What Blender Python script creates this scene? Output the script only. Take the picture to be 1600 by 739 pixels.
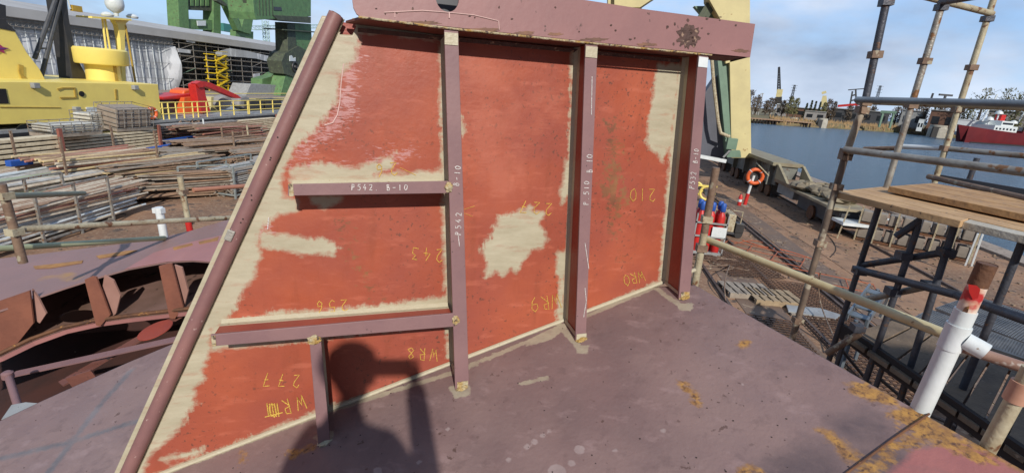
import bpy, bmesh, math, random
import numpy as np
from mathutils import Vector, Matrix
random.seed(7); rng = np.random.default_rng(7)
S = bpy.context.scene
for o in list(bpy.data.objects): bpy.data.objects.remove(o, do_unlink=True)
R = math.radians
# ------------------------------------------------------------------ camera
# camera axes: x right, y down, z forward; f in photo pixels (1600 wide)
FPX, CX, CY, CAMH = 754.0, 800.0, 369.5, 4.6
def nz(v):
    v = np.array(v, float); return v/np.linalg.norm(v)
gdir = nz([-200, 2430, 754])                       # gravity seen from the camera
UP = -gdir
fw = nz([0, 0, 1]-gdir*gdir[2])
rt = np.cross(fw, UP)
AZ = R(6.878)                                      # the yard's long axis, right of the view direction
YA = nz(fw*math.cos(AZ)+rt*math.sin(AZ)); XA = np.cross(YA, UP)
M = np.array([XA, YA, UP])                         # camera -> world (yard) axes
EYE = np.array([0, 0, CAMH])
cam = bpy.data.cameras.new("camera"); camo = bpy.data.objects.new("camera", cam)
S.collection.objects.link(camo); S.camera = camo
cam.sensor_width = 36; cam.lens = FPX/1600*36; cam.clip_start = 0.02; cam.clip_end = 6000
cr = M @ np.array([[1,0,0],[0,-1,0],[0,0,-1]]).T
camo.matrix_world = Matrix([[*cr[0], EYE[0]], [*cr[1], EYE[1]], [*cr[2], EYE[2]], [0,0,0,1]])
# ------------------------------------------------------------------ light
sun_dir = nz(M @ np.array([(618-CX)/FPX, (572-CY)/FPX, 1.0]))      # way the light travels
W = bpy.data.worlds.new("World"); S.world = W; W.use_nodes = True
nt = W.node_tree; nt.nodes.clear()
N_ = nt.nodes.new; L_ = nt.links.new
out = N_('ShaderNodeOutputWorld'); bg = N_('ShaderNodeBackground'); bg.inputs[1].default_value = 0.10
sky = N_('ShaderNodeTexSky'); sky.sky_type = 'NISHITA'; sky.sun_disc = False
sky.sun_elevation = math.asin(-sun_dir[2]); sky.sun_rotation = math.atan2(-sun_dir[0], -sun_dir[1])
sky.air_density = 1.0; sky.dust_density = 0.6; sky.ozone_density = 1.6
tc = N_('ShaderNodeTexCoord'); sep = N_('ShaderNodeSeparateXYZ'); L_(tc.outputs['Generated'], sep.inputs[0])
# clouds: project the direction on a plane above, so they flatten towards the horizon
def wm(op, a, b=None, c=None):
    m = N_('ShaderNodeMath'); m.operation = op
    for i, v in enumerate((a, b, c)):
        if v is None: continue
        if isinstance(v, (int, float)): m.inputs[i].default_value = v
        else: L_(v, m.inputs[i])
    return m.outputs[0]
zz = wm('ADD', wm('MAXIMUM', sep.outputs[2], 0.0), 0.16)
cmb = N_('ShaderNodeCombineXYZ')
L_(sep.outputs[0], cmb.inputs[0]); L_(sep.outputs[1], cmb.inputs[1]); L_(wm('MULTIPLY', sep.outputs[2], 2.3), cmb.inputs[2])
n1 = N_('ShaderNodeTexNoise'); n1.inputs['Scale'].default_value = 2.3; n1.inputs['Detail'].default_value = 9; n1.inputs['Roughness'].default_value = .55
mp = N_('ShaderNodeMapping'); mp.inputs['Location'].default_value = (3.1, 7.7, 0); mp.inputs['Scale'].default_value = (1, 1, 1)
L_(cmb.outputs[0], mp.inputs[0]); L_(mp.outputs[0], n1.inputs[0])
n2 = N_('ShaderNodeTexNoise'); n2.inputs['Scale'].default_value = 2.9; n2.inputs['Detail'].default_value = 7; L_(mp.outputs[0], n2.inputs[0])
cr1 = N_('ShaderNodeValToRGB'); cr1.color_ramp.elements[0].position = .44; cr1.color_ramp.elements[1].position = .57; L_(n1.outputs[0], cr1.inputs[0])
cr2 = N_('ShaderNodeValToRGB'); cr2.color_ramp.elements[0].position = .32; cr2.color_ramp.elements[1].position = .68
cr2.color_ramp.elements[0].color = (2.1, 2.8, 4.0, 1); cr2.color_ramp.elements[1].color = (6.0, 6.7, 7.9, 1); L_(n2.outputs[0], cr2.inputs[0])
mxc = N_('ShaderNodeMix'); mxc.data_type = 'RGBA'
hz_ = wm('MULTIPLY', wm('POWER', wm('SUBTRACT', 1.0, wm('MINIMUM', wm('ABSOLUTE', sep.outputs[2]), 1.0)), 9.0), .35)
L_(wm('MINIMUM', wm('ADD', wm('ADD', wm('MULTIPLY', cr1.outputs[0], .80), .06), hz_), .96), mxc.inputs[0])
blu = N_('ShaderNodeMix'); blu.data_type = 'RGBA'; blu.inputs[0].default_value = .6; L_(sky.outputs[0], blu.inputs[6]); blu.inputs[7].default_value = (2.3, 4.3, 7.8, 1)
L_(blu.outputs[2], mxc.inputs[6]); L_(cr2.outputs[0], mxc.inputs[7])
# sky dimmed behind the viewer to deepen shade, brightened ahead
fy = wm('MULTIPLY_ADD', wm('MINIMUM', wm('MAXIMUM', sep.outputs[1], -.4), .5), .95, .90)
vm = N_('ShaderNodeVectorMath'); vm.operation = 'SCALE'; L_(mxc.outputs[2], vm.inputs[0]); L_(fy, vm.inputs['Scale'])
L_(vm.outputs[0], bg.inputs[0]); L_(bg.outputs[0], out.inputs[0])
sl = bpy.data.lights.new("sun", 'SUN'); sl.energy = 4.2; sl.angle = R(.9); sl.color = (1, .945, .86)
so = bpy.data.objects.new("sun", sl); S.collection.objects.link(so)
so.rotation_euler = Vector(sun_dir).to_track_quat('-Z', 'Y').to_euler(); so.location = (0, -5, 20)
S.view_settings.view_transform = 'Standard'; S.view_settings.look = 'None'
S.view_settings.exposure = 0.05; S.view_settings.gamma = 1
S.render.engine = 'CYCLES'
# ------------------------------------------------------------------ picture rays -> points on real planes
def ray(x, y): return M @ np.array([(x-CX)/FPX, (y-CY)/FPX, 1.0])
def GR(x, y, z=0.0):
    r = ray(x, y); return EYE+r*((z-CAMH)/r[2])
def XP(x, y, c):
    r = ray(x, y); return EYE+r*(c/r[0])
def YP(x, y, a):
    r = ray(x, y); return EYE+r*(a/r[1])
def SD(x, y, d):
    r = ray(x, y); return EYE+r*(d/math.hypot(r[0], r[1]))
def PL(x, y, p, n):
    r = ray(x, y); return EYE+r*((np.dot(p-EYE, n))/np.dot(r, n))
# ------------------------------------------------------------------ materials
MATS = {}
def mat(name, col, rough=.6, metal=0., col2=None, scale=6., fac=1., speck=None, sscale=40., sth=.62, bump=.0, bscale=60., det=6, lo=.35, hi=.68, stretch=None, spec=None):
    if name in MATS: return MATS[name]
    m = bpy.data.materials.new(name); m.use_nodes = True; t = m.node_tree; b = t.nodes['Principled BSDF']
    b.inputs['Roughness'].default_value = rough; b.inputs['Metallic'].default_value = metal
    if spec is not None: b.inputs['Specular IOR Level'].default_value = spec
    co = t.nodes.new('ShaderNodeTexCoord'); src = co.outputs['Object']
    if stretch:
        mpn = t.nodes.new('ShaderNodeMapping'); mpn.inputs['Scale'].default_value = stretch; t.links.new(src, mpn.inputs[0]); src = mpn.outputs[0]
    col2 = col2 or tuple(c*.72 for c in col)
    n = t.nodes.new('ShaderNodeTexNoise'); n.inputs['Scale'].default_value = scale; n.inputs['Detail'].default_value = det; n.inputs['Roughness'].default_value = .62
    t.links.new(src, n.inputs[0])
    r = t.nodes.new('ShaderNodeValToRGB'); r.color_ramp.elements[0].position = lo; r.color_ramp.elements[1].position = hi
    r.color_ramp.elements[0].color = (*col, 1); r.color_ramp.elements[1].color = (*col2, 1)
    t.links.new(n.outputs[0], r.inputs[0]); res = r.outputs[0]
    if speck:
        n2 = t.nodes.new('ShaderNodeTexNoise'); n2.inputs['Scale'].default_value = sscale; n2.inputs['Detail'].default_value = 4; t.links.new(src, n2.inputs[0])
        r2 = t.nodes.new('ShaderNodeValToRGB'); r2.color_ramp.elements[0].position = sth; r2.color_ramp.elements[1].position = sth+.05
        t.links.new(n2.outputs[0], r2.inputs[0])
        mx = t.nodes.new('ShaderNodeMix'); mx.data_type = 'RGBA'; t.links.new(r2.outputs[0], mx.inputs[0]); t.links.new(res, mx.inputs[6]); mx.inputs[7].default_value = (*speck, 1); res = mx.outputs[2]
    t.links.new(res, b.inputs['Base Color'])
    if bump:
        n3 = t.nodes.new('ShaderNodeTexNoise'); n3.inputs['Scale'].default_value = bscale; n3.inputs['Detail'].default_value = 5; t.links.new(src, n3.inputs[0])
        bp = t.nodes.new('ShaderNodeBump'); bp.inputs['Strength'].default_value = bump; bp.inputs['Distance'].default_value = .02
        t.links.new(n3.outputs[0], bp.inputs['Height']); t.links.new(bp.outputs[0], b.inputs['Normal'])
    MATS[name] = m; return m
PRIMER = (.235, .132, .132); REDC = (.40, .083, .045); CREAM = (.455, .415, .305)
m_primer = mat('shop primer', PRIMER, .55, 0, (.19, .105, .112), 5, speck=(.08, .05, .05), sscale=55, sth=.70, bump=.05, bscale=60)
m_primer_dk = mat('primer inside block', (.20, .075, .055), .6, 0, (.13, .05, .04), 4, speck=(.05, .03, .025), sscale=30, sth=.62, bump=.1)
m_cream = mat('stripe coat', CREAM, .5, 0, (.43, .38, .27), 9, speck=(.3, .22, .12), sscale=60, sth=.69, bump=.2, bscale=70)
m_redp = mat('red primer', (.33, .06, .035), .5, 0, (.26, .05, .035), 5, bump=.1)
m_weldy = mat('weld collar yellow', (.44, .38, .25), .6, 0, (.40, .25, .07), 26, speck=(.10, .07, .055), sscale=45, sth=.58, bump=.9, bscale=60, lo=.42, hi=.6)
def chalkmat(name, c):
    m = mat(name, c, .9, col2=tuple(q*.8 for q in c), scale=60); t = m.node_tree; n = t.nodes.new('ShaderNodeTexNoise'); n.inputs['Scale'].default_value = 260; n.inputs['Detail'].default_value = 3
    t.links.new(t.nodes['Texture Coordinate'].outputs['Object'], n.inputs[0]); r = t.nodes.new('ShaderNodeValToRGB'); r.color_ramp.elements[0].position = .40; r.color_ramp.elements[1].position = .52; r.color_ramp.elements[0].color = (.25,.25,.25,1); t.links.new(n.outputs[0], r.inputs[0]); t.links.new(r.outputs[0], t.nodes['Principled BSDF'].inputs['Alpha']); return m
m_chalky = chalkmat('yellow chalk', (.72, .47, .09)); m_chalkw = chalkmat('white chalk', (.75, .70, .68))
m_chalkp = mat('pink chalk', (.72, .50, .46), .9); m_chalkb = mat('slate chalk', (.10, .12, .15), .9, col2=(.16, .16, .18))
m_rust = mat('rusty steel', (.19, .085, .04), .8, .2, (.09, .045, .03), 7, speck=(.32, .16, .05), sscale=30, sth=.62, bump=.3)
m_galv = mat('galvanised tube', (.36, .35, .32), .5, .35, (.22, .19, .16), 9, speck=(.22, .11, .05), sscale=14, sth=.58, bump=.2)
m_tubew = mat('weathered cream tube', (.46, .42, .30), .6, .1, (.30, .23, .14), 9, speck=(.17, .08, .04), sscale=18, sth=.6, bump=.2)
m_tubeb = mat('weathered brown tube', (.24, .16, .11), .7, .1, (.13, .08, .055), 9, speck=(.34, .30, .22), sscale=16, sth=.58, bump=.2)
m_tubed = mat('dark blue tube', (.075, .08, .10), .5, .3, (.045, .045, .055), 9, speck=(.12, .07, .05), sscale=18, sth=.62, bump=.2)
m_white = mat('white paint', (.66, .70, .72), .45, 0, (.54, .58, .58), 6, speck=(.25, .14, .07), sscale=22, sth=.70, bump=.05)
m_yellow = mat('ship yellow', (.84, .67, .17), .45, 0, (.76, .60, .16), 1.2, speck=(.5, .36, .08), sscale=6, sth=.75)
m_black = mat('black paint', (.02, .02, .023), .5, 0, (.035, .033, .032), 3)
m_grey = mat('grey paint', (.32, .33, .33), .55, 0, (.22, .22, .22), 3, speck=(.15, .1, .07), sscale=12, sth=.66)
m_dkgrey = mat('dark grey steel', (.075, .08, .09), .55, .2, (.05, .05, .055), 3)
m_orange = mat('orange', (.75, .13, .03), .5); m_red = mat('signal red', (.55, .025, .02), .45, 0, (.42, .02, .02), 4)
m_blue = mat('blue', (.02, .10, .42), .5, 0, (.02, .07, .3), 5)
m_green = mat('crane green', (.13, .25, .095), .6, 0, (.085, .165, .07), 1.3, speck=(.10, .06, .035), sscale=3.5, sth=.62)
m_green_dk = mat('greasy crane steel', (.085, .10, .065), .7, .1, (.045, .05, .04), 2, speck=(.12, .16, .08), sscale=4, sth=.6)
m_crane = mat('pale crane yellow', (.60, .52, .26), .6, 0, (.50, .43, .22), .9, speck=(.32, .20, .08), sscale=5, sth=.69)
m_craneg = mat('sea green panel', (.15, .24, .17), .6, 0, (.11, .18, .13), 1.5)
m_wood = mat('scaffold board', (.54, .35, .18), .85, 0, (.38, .23, .12), 5, speck=(.14, .10, .07), sscale=25, sth=.66, bump=.2, bscale=40, stretch=(1, 1, 1))
m_wood_gr = mat('grey old board', (.34, .29, .235), .9, 0, (.19, .155, .125), 5, speck=(.3, .26, .2), sscale=22, sth=.62, bump=.5)
m_timber = mat('brown timber', (.33, .215, .14), .9, 0, (.19, .12, .08), 3, speck=(.36, .27, .18), sscale=7, sth=.6, bump=.4)
m_glass = mat('dark window', (.015, .018, .022), .08, 0, (.02, .022, .025), 2)
m_blk = mat('matt black', (.03, .02, .018), .9)
# ------------------------------------------------------------------ things, parts
def tagp(o, label=None, cat=None, group=None, kind=None):
    if label: o['label'] = label
    if cat: o['category'] = cat
    if group: o['group'] = group
    if kind: o['kind'] = kind
    return o
def thing(name, label, cat, loc=(0, 0, 0), group=None, rotz=0):
    o = bpy.data.objects.new(name, None); S.collection.objects.link(o)
    o.location = tuple(float(q) for q in loc); o.rotation_euler = (0, 0, rotz); o.empty_display_size = .2
    return tagp(o, label, cat, group)
def rootloc(p):
    while p.parent: p = p.parent
    return np.array(p.location)
class MB:
    def __init__(s): s.v = []; s.f = []; s.sm = []
    def add(s, vs, fs, smooth=False):
        k = len(s.v); s.v += [tuple(float(c) for c in v) for v in vs]; s.f += [tuple(i+k for i in f) for f in fs]; s.sm += [smooth]*len(fs); return s
    def box(s, x0, x1, y0, y1, z0, z1):
        return s.add([(x0,y0,z0),(x1,y0,z0),(x1,y1,z0),(x0,y1,z0),(x0,y0,z1),(x1,y0,z1),(x1,y1,z1),(x0,y1,z1)],
                     [(0,3,2,1),(4,5,6,7),(0,1,5,4),(1,2,6,5),(2,3,7,6),(3,0,4,7)])
    def obox(s, c, ax, ay, az):            # centre and three half-vectors
        c, ax, ay, az = map(np.array, (c, ax, ay, az)); v = []
        for k in (-1, 1):
            for i, j in ((-1,-1),(1,-1),(1,1),(-1,1)): v.append(c+ax*i+ay*j+az*k)
        return s.add(v, [(0,3,2,1),(4,5,6,7),(0,1,5,4),(1,2,6,5),(2,3,7,6),(3,0,4,7)])
    def bar(s, p0, p1, w, h, up=(0,0,1)):  # rectangular bar
        p0, p1 = np.array(p0, float), np.array(p1, float); d = p1-p0; l = np.linalg.norm(d); d /= l
        sd = np.cross(d, up); 
        if np.linalg.norm(sd) < 1e-3: sd = np.cross(d, (1,0,0))
        sd = nz(sd); u = np.cross(sd, d)
        return s.obox((p0+p1)/2, d*l/2, sd*w/2, u*h/2)
    def tube(s, pts, r, n=10, cap=True, r1=None):
        pts = [np.array(p, float) for p in pts]; m = len(pts); vs = []; ref = None
        for i, p in enumerate(pts):
            d = nz(pts[min(i+1, m-1)]-pts[max(i-1, 0)])
            if ref is None: ref = np.cross(d, (0,0,1) if abs(d[2]) < .9 else (1,0,0))
            a = nz(ref-d*np.dot(ref, d)); ref = a; b = np.cross(d, a)
            rr = r if r1 is None else r+(r1-r)*i/(m-1)
            for k in range(n):
                t = 2*math.pi*k/n; vs.append(p+a*math.cos(t)*rr+b*math.sin(t)*rr)
        fs = [(i*n+k, i*n+(k+1) % n, (i+1)*n+(k+1) % n, (i+1)*n+k) for i in range(m-1) for k in range(n)]
        s.add(vs, fs, True)
        if cap: s.add(vs[:n], [tuple(range(n))[::-1]]); s.add(vs[-n:], [tuple(range(n))])
        return s
    def prism(s, pts, off):                # planar outline extruded by vector off
        pts = [np.array(p, float) for p in pts]; off = np.array(off, float); n = len(pts)
        vs = pts+[p+off for p in pts]
        return s.add(vs, [tuple(range(n))[::-1], tuple(range(n, 2*n))]+[(i, (i+1) % n, n+(i+1) % n, n+i) for i in range(n)])
    def lathe(s, c, prof, n=20, axis=(0,0,1)):
        ax = nz(axis); a = nz(np.cross(ax, (0,1,0) if abs(ax[1]) < .9 else (1,0,0))); b = np.cross(ax, a); c = np.array(c, float); vs = []
        for (r, z) in prof:
            for k in range(n):
                t = 2*math.pi*k/n; vs.append(c+ax*z+(a*math.cos(t)+b*math.sin(t))*r)
        m = len(prof)
        s.add(vs, [(i*n+k, i*n+(k+1) % n, (i+1)*n+(k+1) % n, (i+1)*n+k) for i in range(m-1) for k in range(n)], True)
        s.add(vs[:n], [tuple(range(n))[::-1]]); s.add(vs[-n:], [tuple(range(n))]); return s
    def torus(s, c, axis, Rr, r, n=20, k=8):
        ax = nz(axis); a = nz(np.cross(ax, (0,0,1) if abs(ax[2]) < .9 else (1,0,0))); b = np.cross(ax, a); vs = []
        for i in range(n):
            t = 2*math.pi*i/n; d = a*math.cos(t)+b*math.sin(t)
            for j in range(k):
                q = 2*math.pi*j/k; vs.append(np.array(c)+d*(Rr+r*math.cos(q))+ax*r*math.sin(q))
        return s.add(vs, [(i*k+j, ((i+1) % n)*k+j, ((i+1) % n)*k+(j+1) % k, i*k+(j+1) % k) for i in range(n) for j in range(k)], True)
    def build(s, name, m, parent=None, bev=0., fix=True):
        v = np.array(s.v); me = bpy.data.meshes.new(name)
        if parent is None: org = np.array([(v[:,0].min()+v[:,0].max())/2, (v[:,1].min()+v[:,1].max())/2, v[:,2].min()])
        else: org = rootloc(parent)
        me.from_pydata([tuple(q) for q in (v-org)], [], s.f); me.materials.append(m)
        me.polygons.foreach_set('use_smooth', s.sm)
        if fix:
            bm = bmesh.new(); bm.from_mesh(me); bmesh.ops.recalc_face_normals(bm, faces=bm.faces); bm.to_mesh(me); bm.free()
        if any(s.sm): me.set_sharp_from_angle(angle=R(38))
        o = bpy.data.objects.new(name, me); S.collection.objects.link(o)
        if parent is None: o.location = tuple(org)
        else: o.parent = parent
        if bev:
            md = o.modifiers.new('bevel', 'BEVEL'); md.width = bev; md.segments = 2; md.limit_method = 'ANGLE'; md.angle_limit = R(40)
        return o
def top(mb, name, m, label, cat, group=None, bev=0., kind=None):
    return tagp(mb.build(name, m, None, bev), label, cat, group, kind)
def copy_tree(o, parent=None):
    c = o.copy(); S.collection.objects.link(c); c.parent = parent
    for ch in [q for q in KIDS.get(o.name, [])]: copy_tree(ch, c)
    return c
KIDS = {}
def index_kids():
    KIDS.clear()
    for o in S.objects:
        if o.parent: KIDS.setdefault(o.parent.name, []).append(o)
# ------------------------------------------------------------------ the ship section: frames of reference
hW = M @ nz([2280, -100, 754]); vW = M @ nz([-5, 3380, 754]); vW = nz(vW-hW*hW.dot(vW)); nW = nz(np.cross(hW, vW))
P0 = EYE+nW*2.3                                    # front plane of the stiffener flanges
def FP(x, y, w=0.0): return PL(x, y, P0+nW*w, nW)
vP = nz(vW*1.65+nW*.055); nP = nz(np.cross(hW, vP)); PP0 = FP(800, 60)+nW*.155
def PP(x, y, w=0.0): return PL(x, y, PP0-nP*w, nP)   # on the plate (w = proud of it)
dA, dB, dC = PP(300, 722), PP(1020, 447), FP(1063, 467.5)
dN = nz(np.cross(dB-dA, dC-dA)); dN = dN if dN[2] > 0 else -dN   # deck normal, up
def DK(x, y, t=0.0): return PL(x, y, dA+dN*t, dN)
def drop(p, d, t=0.0):                             # slide p along d until it meets the deck
    return p+d*(np.dot(dA+dN*t-p, dN)/np.dot(d, dN))
def onplate(p): return p+nW*(np.dot(PP0-p, nP)/np.dot(nW, nP))
print('deck normal', dN, 'deck z under eye', drop(EYE, np.array([0,0,-1.]))[2])
ship = thing('ship_section', 'big purple primed steel ship section with a red patched plate rising from its deck', 'ship section', drop(EYE, np.array([0,0,-1.])))
# signed distance to a polygon, metres, positive inside
def sdf(pts2, poly):
    poly = np.array(poly); d = np.full(len(pts2), 1e9); ins = np.zeros(len(pts2), bool); n = len(poly)
    for i in range(n):
        a, b = poly[i], poly[(i+1) % n]; e = b-a; w = pts2-a
        t = np.clip((w@e)/max(e@e, 1e-12), 0, 1); q = w-np.outer(t, e); d = np.minimum(d, (q*q).sum(1))
        c = (a[1] > pts2[:,1]) != (b[1] > pts2[:,1])
        with np.errstate(divide='ignore', invalid='ignore'):
            xi = (b[0]-a[0])*(pts2[:,1]-a[1])/(b[1]-a[1])+a[0]
        ins ^= c & (pts2[:,0] < xi)
    d = np.sqrt(d); return np.where(ins, d, -d)
def sdl(pts2, line, r):                            # distance to a polyline, radius r
    line = np.array(line); d = np.full(len(pts2), 1e9)
    for i in range(len(line)-1):
        a, b = line[i], line[i+1]; e = b-a; w = pts2-a
        t = np.clip((w@e)/max(e@e, 1e-12), 0, 1); q = w-np.outer(t, e); d = np.minimum(d, (q*q).sum(1))
    return r-np.sqrt(d)
def frame2(o, a, b): return lambda P: np.stack([(P-o)@a, (P-o)@b], -1)
p2 = frame2(PP0, hW, vP)
bD = nz(dB-dA); cD = nz(np.cross(bD, dN)); d2 = frame2(dA, bD, cD)
def patch_sdf(pts2, to2, fn, polys):
    d = np.full(len(pts2), -1.)
    for p in polys: d = np.maximum(d, sdf(pts2, [to2(fn(*q)) for q in p]))
    return np.clip(d, -.15, .15)
def line_sdf(pts2, to2, fn, lines):
    d = np.full(len(pts2), -1.)
    for p, r in lines: d = np.maximum(d, sdl(pts2, [to2(fn(*q)) for q in p], r))
    return np.clip(d, -.15, .15)
def grid_mesh(name, V, nu, nv, attrs, m, parent, thick, nrm, hole=None):
    org = rootloc(parent); idx = np.arange((nu+1)*(nv+1)).reshape(nv+1, nu+1)
    q = np.stack([idx[:-1,:-1], idx[:-1,1:], idx[1:,1:], idx[1:,:-1]], -1).reshape(-1, 4)
    if hole is not None:
        hm = hole(V); q = q[~hm[q].any(1)]
    F = [tuple(int(i) for i in r) for r in q]
    me = bpy.data.meshes.new(name); me.from_pydata((V-org).tolist(), [], F)
    for k, a in attrs.items():
        at = me.attributes.new(k, 'FLOAT', 'POINT'); at.data.foreach_set('value', a.astype(np.float32))
    me.materials.append(m); me.polygons.foreach_set('use_smooth', [True]*len(F))
    o = bpy.data.objects.new(name, me); S.collection.objects.link(o); o.parent = parent
    md = o.modifiers.new('thickness', 'SOLIDIFY'); md.thickness = thick
    me.update(); fn = np.array(me.polygons[len(F)//2].normal)
    md.offset = -1 if fn.dot(nrm) > 0 else 1
    if fn.dot(nrm) < 0: me.flip_normals(); md.offset = -1
    return o
# layered paint shader: base + list of (attribute, noise scale, noise amp, edge width, colour, stretch, colour2)
def layered(name, base, base2, layers, rough=.5, bscale=3.2, speck=None, sth=.66, sscale=30, cloudy=None, bump=.15):
    m = bpy.data.materials.new(name); m.use_nodes = True; t = m.node_tree; b = t.nodes['Principled BSDF']; n_ = t.nodes.new; l_ = t.links.new
    b.inputs['Roughness'].default_value = rough
    co = n_('ShaderNodeTexCoord').outputs['Object']
    def noise(sc, det=6, st=None, rot=None, w=.6):
        s = co
        if st:
            mpn = n_('ShaderNodeMapping'); mpn.inputs['Scale'].default_value = st; mpn.inputs['Rotation'].default_value = rot or (0,0,0); l_(s, mpn.inputs[0]); s = mpn.outputs[0]
        q = n_('ShaderNodeTexNoise'); q.inputs['Scale'].default_value = sc; q.inputs['Detail'].default_value = det; q.inputs['Roughness'].default_value = w; l_(s, q.inputs[0]); return q.outputs[0]
    def ramp(x, lo, hi, c0=(0,0,0), c1=(1,1,1)):
        r = n_('ShaderNodeValToRGB'); r.color_ramp.elements[0].position = lo; r.color_ramp.elements[1].position = hi
        r.color_ramp.elements[0].color = (*c0, 1); r.color_ramp.elements[1].color = (*c1, 1); l_(x, r.inputs[0]); return r.outputs[0]
    def mix(f, a, c):
        q = n_('ShaderNodeMix'); q.data_type = 'RGBA'
        if isinstance(f, float): q.inputs[0].default_value = f
        else: l_(f, q.inputs[0])
        for i, v in ((6, a), (7, c)):
            if isinstance(v, tuple): q.inputs[i].default_value = (*v, 1)
            else: l_(v, q.inputs[i])
        return q.outputs[2]
    def math_(op, a, c, d=None):
        q = n_('ShaderNodeMath'); q.operation = op
        for i, v in enumerate((a, c, d)):
            if v is None: continue
            if isinstance(v, (int, float)): q.inputs[i].default_value = v
            else: l_(v, q.inputs[i])
        return q.outputs[0]
    col = mix(ramp(noise(bscale, 8), .36, .66), base, base2)
    if cloudy: col = mix(math_('MULTIPLY', ramp(noise(1.3, 5), .42, .68), .75), col, cloudy)
    # fine scratches and drips
    col = mix(math_('MULTIPLY', ramp(noise(9, 8, (1.6, 1.6, .22), (0, .15, 0)), .56, .66), .35), col, tuple(c*.6 for c in base))
    col = mix(math_('MULTIPLY', ramp(noise(14, 9, (.5, 1, 2.2), (.5, .4, 0)),   .56, .70), .5 if name[0:2] == 'pu' else .3), col, tuple(min(1, c*1.35+.05) for c in base))
    if speck:
        col = mix(math_('MULTIPLY', math_('MULTIPLY', ramp(noise(sscale, 3), sth, sth+.04), ramp(noise(2.2, 4), .44, .58)), .8), col, speck)
    hgt = noise(45, 6)
    for (attr, sc, amp, ed, c1, st, c2, op) in layers:
        a = n_('ShaderNodeAttribute'); a.attribute_name = attr
        nn = noise(sc, 7, st[0] if st else None, st[1] if st else None, .62)
        n5 = noise(sc*2.2, 8, (.5, 1, 3.4) if attr != 'cream' or name[0] == 'p' else (1, 1, .45), (0, .35, .3), .7)
        v = math_('ADD', a.outputs['Fac'], math_('MULTIPLY', math_('SUBTRACT', nn, .5), amp))
        v = math_('ADD', v, math_('MULTIPLY', math_('MULTIPLY', math_('SUBTRACT', n5, .5), amp*1.8), ramp(noise(4.5, 3), .38, .66)))
        f = n_('ShaderNodeMapRange'); f.inputs['From Min'].default_value = -ed; f.inputs['From Max'].default_value = ed; f.clamp = True; l_(v, f.inputs[0])
        cc = mix(ramp(noise(7 if attr != 'rust' else 26, 8), .38, .64), c1, c2)
        if attr == 'cream': cc = mix(ramp(noise(8, 9, (.4, 1, 2.6), (0, .7, .2), .7), .36, .66), c1, c2)
        if attr == 'rust': cc = mix(ramp(noise(60, 6), .50, .66), cc, (.10, .05, .03))
        thin = ramp(noise(11, 9, (.45, 1, 3.0), (0, .5, .2), .7), .30, .46, (.62,)*3, (1,)*3)
        col = mix(math_('MULTIPLY', math_('MULTIPLY', f.outputs[0], thin), op), col, cc)
        hgt = math_('MULTIPLY_ADD', f.outputs[0], .12*op, hgt)
    l_(col, b.inputs['Base Color'])
    rr = ramp(noise(6, 5), .3, .7, (rough*.8,)*3, (min(1, rough*1.3),)*3); l_(rr, b.inputs['Roughness'])
    bp = n_('ShaderNodeBump'); bp.inputs['Strength'].default_value = bump; bp.inputs['Distance'].default_value = .01; l_(hgt, bp.inputs['Height']); l_(bp.outputs[0], b.inputs['Normal'])
    return m
# ------------------------------------------------------------------ the red plate
cream_polys = [
 [(500,20),(700,30),(700,62),(640,60),(600,50),(566,54),(558,75),(553,95),(541,108),(530,118),(527,150),(510,180),(492,205),(470,222),(458,232),(448,255),(440,276),(440,308),(468,308),(463,330),(432,338),(412,352),(404,372),(408,400),(396,430),(378,460),(362,492),(356,505),(330,515),(328,545),(316,578),(320,590),(303,606),(307,628),(297,640),(286,662),(268,680),(240,706),(226,730),(214,790),(120,790),(480,20)],
 [(456,262),(500,256),(560,262),(598,250),(618,240),(612,262),(585,272),(640,270),(700,266),(700,292),(455,292)],
 [(484,308),(538,304),(532,316),(505,326),(486,318)],
 [(408,360),(440,366),(495,371),(520,377),(528,388),(522,398),(470,397),(430,390),(404,388)],
 [(330,506),(400,494),(450,488),(560,480),(690,464),(704,462),(704,505),(500,530),(330,548)],
 [(412,490),(430,484),(448,487),(445,492),(420,494)],
 [(798,334),(812,328),(828,320),(835,330),(850,334),(843,350),(856,374),(848,388),(830,392),(806,428),(798,420),(784,434),(776,424),(760,433),(757,424),(762,412),(750,390),(766,370),(774,350),(782,338)],
 [(1027,100),(1064,100),(1048,225),(1035,254),(1024,238),(1010,228),(1014,180),(1020,150)],
 [(893,60),(912,60),(892,300),(878,318),(876,300),(886,240),(892,160)],
 [(872,392),(886,392),(882,500),(868,500),(874,440),(868,425)],
 [(684,30),(704,30),(712,560),(698,560),(694,440),(690,300),(689,200),(686,150),(690,120)],
 [(716,30),(728,30),(722,50),(716,60)], [(716,180),(724,186),(724,208),(716,220)],
 [(252,716),(290,706),(318,698),(316,706),(262,722)],
]
base_band = [[(200,768),(300,724),(520,638),(720,576),(880,508),(1024,446)]]
edge_band = [[(1036,440),(1064,110)]]
scuff_polys = [[(540,105),(560,90),(560,120),(550,180),(520,215),(490,240),(462,250),(450,258),(470,225),(505,190),(525,160),(530,120)],
 [(405,345),(425,345),(425,362),(405,370)], [(570,250),(640,232),(650,240),(600,272)], [(455,262),(600,256),(600,262),(470,272)]]
stain_polys = [[(935,180),(968,180),(975,260),(985,320),(965,360),(978,410),(965,410),(945,345),(930,300),(945,250)], [(520,300),(560,400),(600,470),(585,470),(540,400)]]
pale_polys = [[(735,170),(805,170),(810,230),(820,300),(770,310),(740,280)], [(730,100),(790,110),(790,140),(730,130)], [(840,150),(880,150),(875,190),(840,190)]]
tl, tr = PP(503, 25), PP(1109, 70)
bl, br = drop(PP(196, 700), nz(PP(197,739)-PP(523,25))), drop(PP(1070, 430), vP)
nu, nv = 340, 210
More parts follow.
